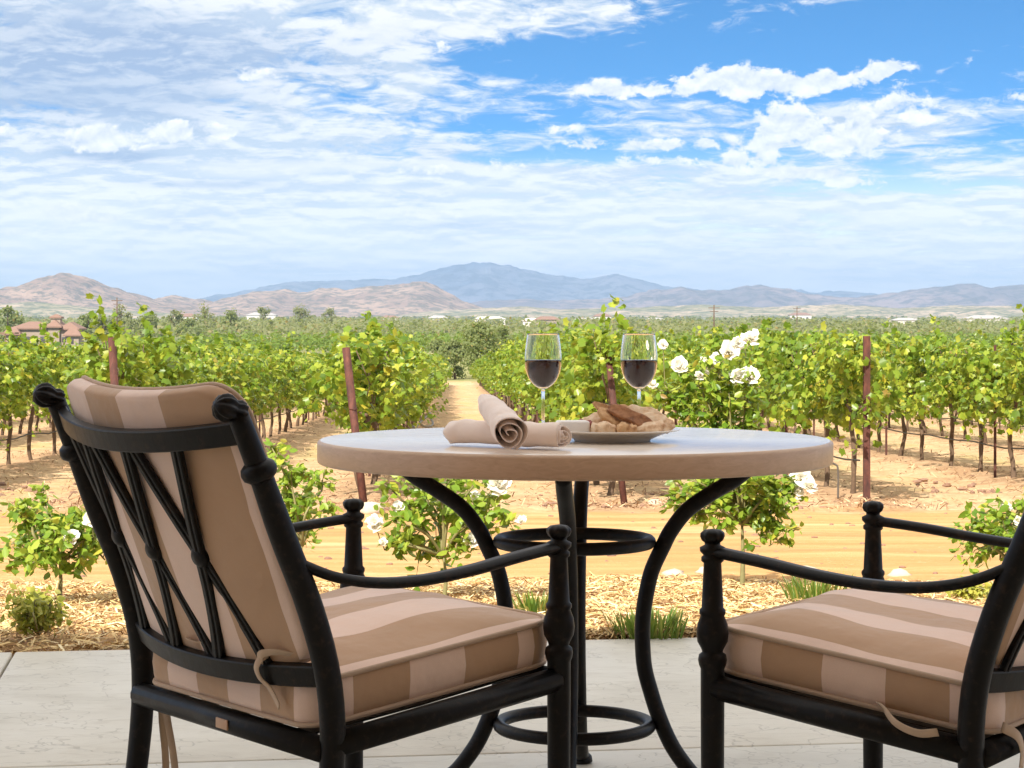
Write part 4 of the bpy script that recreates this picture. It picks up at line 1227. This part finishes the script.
def house(px, Y, W, H, pal, rf, label):
    x = (px-512)*Y/F
    e = empty('distant_house', (x, Y, float(gz(x, Y)))); tag(e, label, 'house', 'houses scattered over the far valley')
    MB().box((0, 0, H/2), (W, W*.6, H)).build('wall', pal, e)
    q = MB(); hip(q, -W/2, W/2, -W*.3, W*.3, H+.25, H*.4); q.build('roof', rf, e)
    for k in range(3): MB().box((-W*.3+W*.3*k, -W*.3-.05, H*.5), (W*.1, .1, H*.35)).build('window', M_dark, e)
M_grayroof = m_simple('grey_roof', (.35, .33, .32), .8)
for px, Y, W, H, pal, rf, lab in (
    (185, 1500, 18, 5, M_whitew, M_terra, 'cream house among trees above the left chair'), (262, 1900, 26, 6, M_whitew, M_grayroof, 'long pale building below the brown hill, left of the aisle'), (438, 1400, 12, 4, M_whitew, M_grayroof, 'small white house straight above the aisle end'),
    (492, 1300, 16, 3.5, M_whitew, M_whitew, 'low white shed left of the left wine glass'), (482, 1350, 9, 3.5, M_whitew, M_whitew, 'tiny white shed second left of the left wine glass'), (547, 1000, 11, 3.6, M_stucco, M_terra, 'pink roofed house above the left wine glass'), (531, 1050, 8, 3, M_whitew, M_whitew, 'white outbuilding left of the pink roofed house'),
    (585, 1250, 14, 3, M_whitew, M_grayroof, 'pale shed right of the left wine glass'), (655, 1300, 12, 3, M_whitew, M_grayroof, 'pale shed above the right wine glass'), (905, 1200, 14, 3, M_whitew, M_grayroof, 'white shed above the right hand vines'), (985, 1150, 22, 4, M_whitew, M_grayroof, 'long white shed near the right edge'),
    (800, 2200, 22, 6, M_whitew, M_terra, 'pale house on the far slope above the slim post'), (602, 1800, 15, 5, M_whitew, M_terra, 'pale house in the middle distance between the glasses'), (390, 1600, 12, 4, M_whitew, M_terra, 'small house below the right end of the brown hill')):
    house(px, Y, W, H, pal, rf, lab)
def pole(px, Y, H, label):
    x = (px-512)*Y/F; e = MB()
    e.tube([(0, 0, -.3), (0, 0, H)], [.16, .11], 8); e.box((0, 0, H-.6), (2.2, .12, .14)); e.box((0, 0, H-1.3), (1.6, .12, .12))
    o = e.build('utility_pole', M_bark); o.location = (x, Y, float(gz(x, Y))); tag(o, label, 'utility pole', 'utility poles in the valley')
pole(714, 420, 7.5, 'utility pole above the tall rose bush'); pole(117, 430, 9, 'utility pole rising beside the trees right of the villa'); pole(797, 600, 8, 'utility pole above the vines right of the tall roses')
def car(px, Y, c, label):
    x = (px-512)*Y/F; e = empty('parked_car', (x, Y, float(gz(x, Y)))); tag(e, label, 'car', 'cars parked at the orchard edge')
    prof = [(-2.1, .3), (-2.1, .8), (-1.5, .95), (-1.0, 1.4), (.6, 1.4), (1.2, .95), (2.05, .8), (2.1, .3)]
    vs = [(a, s_, z_+.05) for s_ in (-.8, .8) for a, z_ in prof]; n_ = len(prof)
    MB().add(vs, [list(range(n_)), list(range(n_, 2*n_))[::-1]] + [(i, i+n_, (i+1) % n_+n_, (i+1) % n_) for i in range(n_)], False).build('body', m_simple('car_paint', c, .3), e)
    MB().box((-.2, 0, 1.2), (1.7, 1.63, .28)).build('window', M_dark, e)
    for a in (-1.3, 1.3):
        for s_ in (-.78, .78): MB().lathe([(0, -.1), (.32, -.1), (.32, .1), (0, .1)], c=(a, s_, .33), n=16, M=Matrix.Rotation(R(90), 3, 'X')).build('wheel', M_hose, e)
    e.location.z += .0
car(131, 262, (.8, .8, .8), 'white car parked left at the orchard edge'); car(139, 264, (.35, .45, .6), 'blue grey car parked right of the white one')

# ------------------------------------------------------------------ hills
def ridge(name, D, pts, depth, m, seed, noise=.12, base_H=6.2, front=.5):
    """a range of hills: crest traced at its distance, with spurs running to the plain"""
    pxs = [p[0] for p in pts]; pys = [p[1] for p in pts]
    xs_ = np.arange(min(pxs), max(pxs)+.1, 2.0)
    crest = 1 + (315-np.interp(xs_, pxs, pys))*D/F
    fine = (hash_noise(xs_, xs_*0, .11, seed)-.5)*2.2 + (hash_noise(xs_, xs_*0, .3, seed+1)-.5)*1.2
    crest = crest + fine*D/F*np.clip((crest-5)/40, 0, 1)
    nd = 44; vv = np.linspace(-1, 1, nd); X0 = (xs_-512)*D/F
    G, Hh = np.meshgrid(X0, vv); C = np.tile(crest, (nd, 1))
    prof = np.where(Hh < 0, (1-np.abs(Hh))**1.15, (1-np.abs(Hh)))
    base = 1 - base_H - 4
    s = 1/(D*.012)
    spur = hash_noise(G, Hh*depth*.45, s*1.0, seed+3)*.6 + hash_noise(G, Hh*depth, s*2.3, seed+4)*.3 + hash_noise(G, Hh*depth, s*5.2, seed+5)*.18
    w_ = np.sin(np.pi*np.clip(prof, 0, 1))
    Z = base + (C-base)*prof - (C-base)*noise*3.2*(spur-.45)*w_
    Yg = D + Hh*depth*np.where(Hh < 0, front, 1)
    nxx = len(xs_); idx = np.arange(nd*nxx).reshape(nd, nxx)
    Fq = np.stack([idx[:-1, :-1].ravel(), idx[:-1, 1:].ravel(), idx[1:, 1:].ravel(), idx[1:, :-1].ravel()], 1)
    o = link(name, np_mesh(name, np.stack([G.ravel(), Yg.ravel(), Z.ravel()], 1), Fq, True), m); tag(o, kind='structure')
def f_hill(c1, c2, c3, s):
    def fn(n, b):
        co = n.new('ShaderNodeNewGeometry').outputs['Position']
        a = n.noise(co, s, 6, .65); f = n.noise(co, s*7, 5, .75)
        c = n.mix(n.ss(a, .4, .6), c1, c2)
        c = n.mix(n.m('MULTIPLY', n.ss(f, .47, .56), .8), c, c3)
        n.put(b.inputs['Base Color'], c); b.inputs['Roughness'].default_value = 1; b.inputs['Specular IOR Level'].default_value = 0
        n.put(b.inputs['Normal'], n.bump(n.m('ADD', a, n.m('MULTIPLY', f, .4)), 1.0, .05/s))
    return fn
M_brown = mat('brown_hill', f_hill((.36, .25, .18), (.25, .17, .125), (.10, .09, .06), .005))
M_blue = mat('far_mountain', f_hill((.08, .10, .14), (.16, .16, .19), (.045, .055, .07), .0012))  # bluish base: part of the distance haze is put into the rock colour
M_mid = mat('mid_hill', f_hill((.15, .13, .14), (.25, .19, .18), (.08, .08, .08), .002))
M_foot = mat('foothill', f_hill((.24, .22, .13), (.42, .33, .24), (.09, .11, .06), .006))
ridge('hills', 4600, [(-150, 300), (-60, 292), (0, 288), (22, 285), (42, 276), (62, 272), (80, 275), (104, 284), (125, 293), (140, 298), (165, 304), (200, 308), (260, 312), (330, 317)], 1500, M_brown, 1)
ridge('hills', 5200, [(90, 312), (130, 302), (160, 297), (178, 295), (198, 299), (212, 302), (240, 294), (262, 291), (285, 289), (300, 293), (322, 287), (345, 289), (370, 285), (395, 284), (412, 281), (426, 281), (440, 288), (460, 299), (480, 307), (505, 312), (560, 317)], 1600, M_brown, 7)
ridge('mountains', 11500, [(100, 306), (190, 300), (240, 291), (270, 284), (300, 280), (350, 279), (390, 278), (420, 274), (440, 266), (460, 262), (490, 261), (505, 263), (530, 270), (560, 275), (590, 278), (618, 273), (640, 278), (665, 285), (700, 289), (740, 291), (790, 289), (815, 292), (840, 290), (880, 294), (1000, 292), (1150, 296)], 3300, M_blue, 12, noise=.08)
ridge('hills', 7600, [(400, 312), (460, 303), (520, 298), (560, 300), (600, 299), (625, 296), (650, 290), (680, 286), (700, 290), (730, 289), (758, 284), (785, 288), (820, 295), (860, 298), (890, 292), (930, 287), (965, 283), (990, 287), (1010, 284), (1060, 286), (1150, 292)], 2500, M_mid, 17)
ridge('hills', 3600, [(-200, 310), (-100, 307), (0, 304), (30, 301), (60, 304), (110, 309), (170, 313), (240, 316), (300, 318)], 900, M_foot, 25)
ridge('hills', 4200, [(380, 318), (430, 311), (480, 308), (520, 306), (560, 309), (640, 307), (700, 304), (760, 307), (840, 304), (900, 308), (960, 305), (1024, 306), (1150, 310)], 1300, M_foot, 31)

# ------------------------------------------------------------------ haze
hz = MB().box((0, 8250, 145), (30200, 16800, 310))
hzo = hz.build('haze', None); tag(hzo, kind='stuff'); hzo['label'] = 'pale blue air haze over the valley'; hzo['category'] = 'haze'
mh = bpy.data.materials.new('air_haze'); mh.use_nodes = True; mh.node_tree.nodes.clear()
out = mh.node_tree.nodes.new('ShaderNodeOutputMaterial'); pv = mh.node_tree.nodes.new('ShaderNodeVolumePrincipled')
pv.inputs['Color'].default_value = (.33, .48, .72, 1); pv.inputs['Density'].default_value = 1.15e-4; pv.inputs['Anisotropy'].default_value = 0.0
mh.node_tree.links.new(pv.outputs[0], out.inputs['Volume']); hzo.data.materials.append(mh)

# ------------------------------------------------------------------ sun and sky
EL = 42.0; sdir = Vector((-.38, -.92, 0)).normalized()
tosun = Vector((sdir.x*math.cos(R(EL)), sdir.y*math.cos(R(EL)), math.sin(R(EL))))
sl = bpy.data.lights.new('sun', 'SUN'); sl.energy = 4.1; sl.angle = R(.53); sl.color = (1.0, .94, .84)
so = bpy.data.objects.new('sun', sl); col.objects.link(so); so.rotation_euler = (-tosun).to_track_quat('-Z', 'Y').to_euler(); so.location = (0, -5, 20)

world = bpy.data.worlds.new('World'); sc.world = world; world.use_nodes = True
n = NT(world.node_tree); bg = world.node_tree.nodes['Background']
gen = n.new('ShaderNodeTexCoord').outputs['Generated']; dx, dy, dz = n.xyz(gen)
zc = n.m('MAXIMUM', dz, 0.0)
sky = n.new('ShaderNodeTexSky', sky_type='NISHITA'); sky.sun_disc = False
sky.sun_elevation = R(EL); sky.sun_rotation = math.atan2(sdir.x, sdir.y); sky.air_density = 1.0; sky.dust_density = .3; sky.ozone_density = 3.0
vn = n.new('ShaderNodeVectorMath', operation='NORMALIZE')
n.put(vn.inputs[0], n.comb(dx, dy, n.m('ADD', n.m('MULTIPLY', zc, 3.0), .10)))
n.put(sky.inputs[0], vn.outputs[0])
skyc = n.mix(1.0, sky.outputs[0], (.24, 1.22, 1.72), 'MULTIPLY')
u = n.m('ARCTAN2', dx, dy)
def uu(px): return math.atan((px-512)/F)
def vvp(py): return math.sin(math.atan((315-py)/F))
def gauss(px, py, sx, sy):
    a = n.m('DIVIDE', n.m('SUBTRACT', u, uu(px)), sx/F); b_ = n.m('DIVIDE', n.m('SUBTRACT', dz, vvp(py)), sy/F)
    q = n.m('ADD', n.m('MULTIPLY', a, a), n.m('MULTIPLY', b_, b_))
    return n.m('EXPONENT', n.m('MULTIPLY', q, -1.0))
def gsum(lst):
    acc = None
    for (px, py, sx, sy, amp_) in lst:
        g = n.m('MULTIPLY', gauss(px, py, sx, sy), amp_)
        acc = g if acc is None else n.m('ADD', acc, g)
    return acc
lnv = n.m('LOGARITHM', n.m('ADD', zc, .06), math.e)
q1 = n.comb(n.m('MULTIPLY', u, 12.0), n.m('MULTIPLY', lnv, 5.0), 1.7)
n_big = n.noise(q1, 1.5, 8, .58, .3)
n_str = n.noise(n.scl(q1, (.9, 1.35, 1)), 4.0, 9, .66, .6)
q2 = n.comb(n.m('MULTIPLY', u, 44.0), n.m('MULTIPLY', dz, 62.0), 3.1)
n_puf = n.noise(q2, 1.6, 8, .6, .2)
# veil cover field
q1s = n.comb(n.m('MULTIPLY', u, 12.0), n.m('ADD', n.m('MULTIPLY', lnv, 5.0), .13), 1.7)
n_big_s = n.noise(q1s, 1.5, 8, .58, .3)
n_str_s = n.noise(n.scl(q1s, (.9, 1.35, 1)), 4.0, 5, .6, .6)
n_str_l = n.noise(n.scl(q1, (.9, 1.35, 1)), 4.0, 5, .6, .6)
relief = n.m('ADD', .38, n.m('ADD', n.m('MULTIPLY', n.m('SUBTRACT', n_str_l, n_str_s), 4.0), n.m('MULTIPLY', n.m('SUBTRACT', n_big, n_big_s), 4.5)), clamp=True)
veil_b = gsum([(110, 50, 230, 85, .60), (480, 12, 200, 36, .46), (250, 170, 280, 45, .34), (90, 190, 200, 60, .2), (560, 175, 250, 14, .2), (820, 130, 130, 26, .28), (960, 135, 60, 30, .2),
               (420, 80, 140, 22, .12), (600, 92, 100, 10, .12), (850, 50, 230, 45, -.38), (620, 62, 130, 22, -.24), (620, 158, 170, 8, -.30), (890, 187, 120, 9, -.34), (90, 202, 50, 8, -.2), (470, 55, 60, 10, -.2)])
horiz = n.ss(dz, vvp(140), vvp(225))
f = n.m('ADD', n.m('ADD', n.m('MULTIPLY', n_big, 1.0), n.m('MULTIPLY', n_str, 1.25)), n.m('ADD', n.m('SUBTRACT', veil_b, .60), n.m('MULTIPLY', horiz, .42)))
veil = n.ss(f, .46, .88)
# cumulus puffs
puf_b = gsum([(110, 140, 38, 11, .55), (95, 148, 28, 8, .4), (180, 134, 26, 11, .58), (228, 133, 16, 8, .55), (272, 135, 8, 4, .4), (5, 134, 10, 8, .4), (600, 90, 34, 10, .5), (650, 90, 30, 8, .4), (725, 82, 48, 16, .58), (785, 88, 48, 11, .5), (820, 82, 30, 9, .45), (880, 78, 26, 12, .55), (895, 70, 18, 7, .4), (912, 112, 32, 15, .52), (775, 130, 32, 22, .48), (835, 132, 42, 24, .42), (870, 145, 30, 14, .3),
              (740, 162, 30, 13, .42), (800, 174, 30, 5, .5), (825, 177, 34, 8, .5), (862, 184, 26, 6, .48), (660, 145, 100, 7, .48), (670, 160, 50, 5, .45), (560, 128, 30, 8, .25), (1010, 105, 18, 9, .4), (970, 62, 25, 10, .22), (60, 212, 36, 12, .36), (105, 220, 26, 7, .36), (30, 234, 40, 6, .3), (410, 215, 60, 6, .32), (460, 170, 70, 6, .3), (260, 78, 50, 9, .35), (440, 48, 12, 8, .32), (520, 160, 60, 6, .2), (280, 245, 30, 6, .2), (965, 225, 24, 6, .3), (700, 205, 120, 10, .15)])
pf = n.m('ADD', n.m('MULTIPLY', n.m('SUBTRACT', n_puf, .28), 1.9), puf_b)
puff = n.m('MULTIPLY', n.ss(pf, .62, .84), n.ss(puf_b, .05, .20))
core = n.ss(pf, .74, 1.02)
# shading of the veil: grey blue where thick overhead at left, white streaks elsewhere
grey_b = gsum([(70, 70, 200, 60, .85), (110, 158, 42, 8, .8), (215, 186, 60, 5, .35), (300, 55, 110, 28, .25), (820, 130, 100, 25, .3), (480, 150, 80, 8, .2)])
gsh = n.ss(n.m('ADD', n.m('MULTIPLY', n_str, .5), n.m('ADD', n.m('MULTIPLY', n_big, .45), grey_b)), .45, 1.15)
CW = .80
vcol = n.mix(gsh, (.46*CW, .525*CW, .60*CW), (.27*CW, .345*CW, .48*CW))
vcol = n.mix(n.m('MULTIPLY', n.ss(n_str, .50, .62), n.m('SUBTRACT', .55, n.m('MULTIPLY', gsh, .6))), vcol, (.64*CW, .645*CW, .645*CW))
vcol = n.mix(n.m('MULTIPLY', relief, n.m('SUBTRACT', 1.0, n.m('MULTIPLY', gsh, .55))), vcol, (.74*CW, .735*CW, .715*CW))
q2s = n.comb(n.m('MULTIPLY', u, 44.0), n.m('ADD', n.m('MULTIPLY', dz, 62.0), .22), 3.1)
n_puf_s = n.noise(q2s, 1.6, 8, .6, .2)
prel = n.m('ADD', .62, n.m('MULTIPLY', n.m('SUBTRACT', n_puf, n_puf_s), 2.6), clamp=True)
wht = gsum([(240, 172, 150, 14, .8), (400, 190, 150, 7, .7), (430, 165, 120, 6, .6), (480, 30, 160, 22, .7), (330, 40, 90, 16, .5), (250, 84, 60, 9, .9), (720, 212, 220, 14, .6), (640, 146, 90, 5, .8), (60, 215, 60, 12, .8), (420, 214, 70, 5, .8), (900, 225, 120, 12, .5), (560, 236, 300, 12, .4)])
wht = n.ss(n.m('ADD', wht, n.m('MULTIPLY', n.m('SUBTRACT', n_big, .5), 1.4)), .30, .85)
vcol = n.mix(n.m('MULTIPLY', wht, .8), vcol, (.70*CW, .695*CW, .68*CW))
low = n.m('MULTIPLY', n.ss(dz, vvp(150), vvp(285)), n.m('ADD', .45, n.m('MULTIPLY', n.m('SUBTRACT', n_big, .5), 2.2)), clamp=True)
vcol = n.mix(low, vcol, (.92*CW, .90*CW, .86*CW))
drk = gsum([(110, 156, 50, 6, 1.0), (215, 186, 70, 4, .8), (470, 225, 80, 4, .6), (780, 195, 120, 4, .5), (60, 100, 130, 16, .7), (90, 20, 70, 12, .6)])
vcol = n.mix(n.m('MULTIPLY', n.m('MINIMUM', drk, 1.0), .65), vcol, (.30*CW, .375*CW, .50*CW))
pcol = n.mix(prel, (.44*CW, .50*CW, .60*CW), (.80*CW, .79*CW, .765*CW))
bgs = n.new('ShaderNodeVectorMath', operation='SCALE'); n.put(bgs.inputs[0], skyc); bgs.inputs['Scale'].default_value = .066
base = n.mix(n.m('MULTIPLY', n.ss(dz, vvp(130), vvp(292)), .92), bgs.outputs[0], (1.0, .95, .86))
c = n.mix(n.m('MULTIPLY', veil, .90), base, vcol)
c = n.mix(n.m('MULTIPLY', puff, .92), c, pcol)
# unseen bright broken cloud, added overhead to lighten the shaded patio
high = n.m('MULTIPLY', n.ss(dz, .17, .34), n.ss(n_big, .30, .52))
c = n.mix(n.m('MULTIPLY', high, .92), c, (.84, .79, .72))
n.put(bg.inputs['Color'], c); bg.inputs['Strength'].default_value = 1.0
world.cycles.sampling_method = 'MANUAL'; world.cycles.sample_map_resolution = 1024

# ------------------------------------------------------------------ render settings
vs_ = sc.view_settings; vs_.view_transform = 'Standard'; vs_.look = 'None'; vs_.exposure = 1.02; vs_.gamma = 1; vs_.use_curve_mapping = False
sc.cycles.use_denoising = True
try: sc.cycles.denoiser = 'OPENIMAGEDENOISE'
except Exception: pass
sc.cycles.max_bounces = 10; sc.cycles.diffuse_bounces = 4; sc.cycles.glossy_bounces = 4; sc.cycles.transmission_bounces = 10; sc.cycles.volume_bounces = 1; sc.cycles.transparent_max_bounces = 8
sc.cycles.sample_clamp_indirect = 8
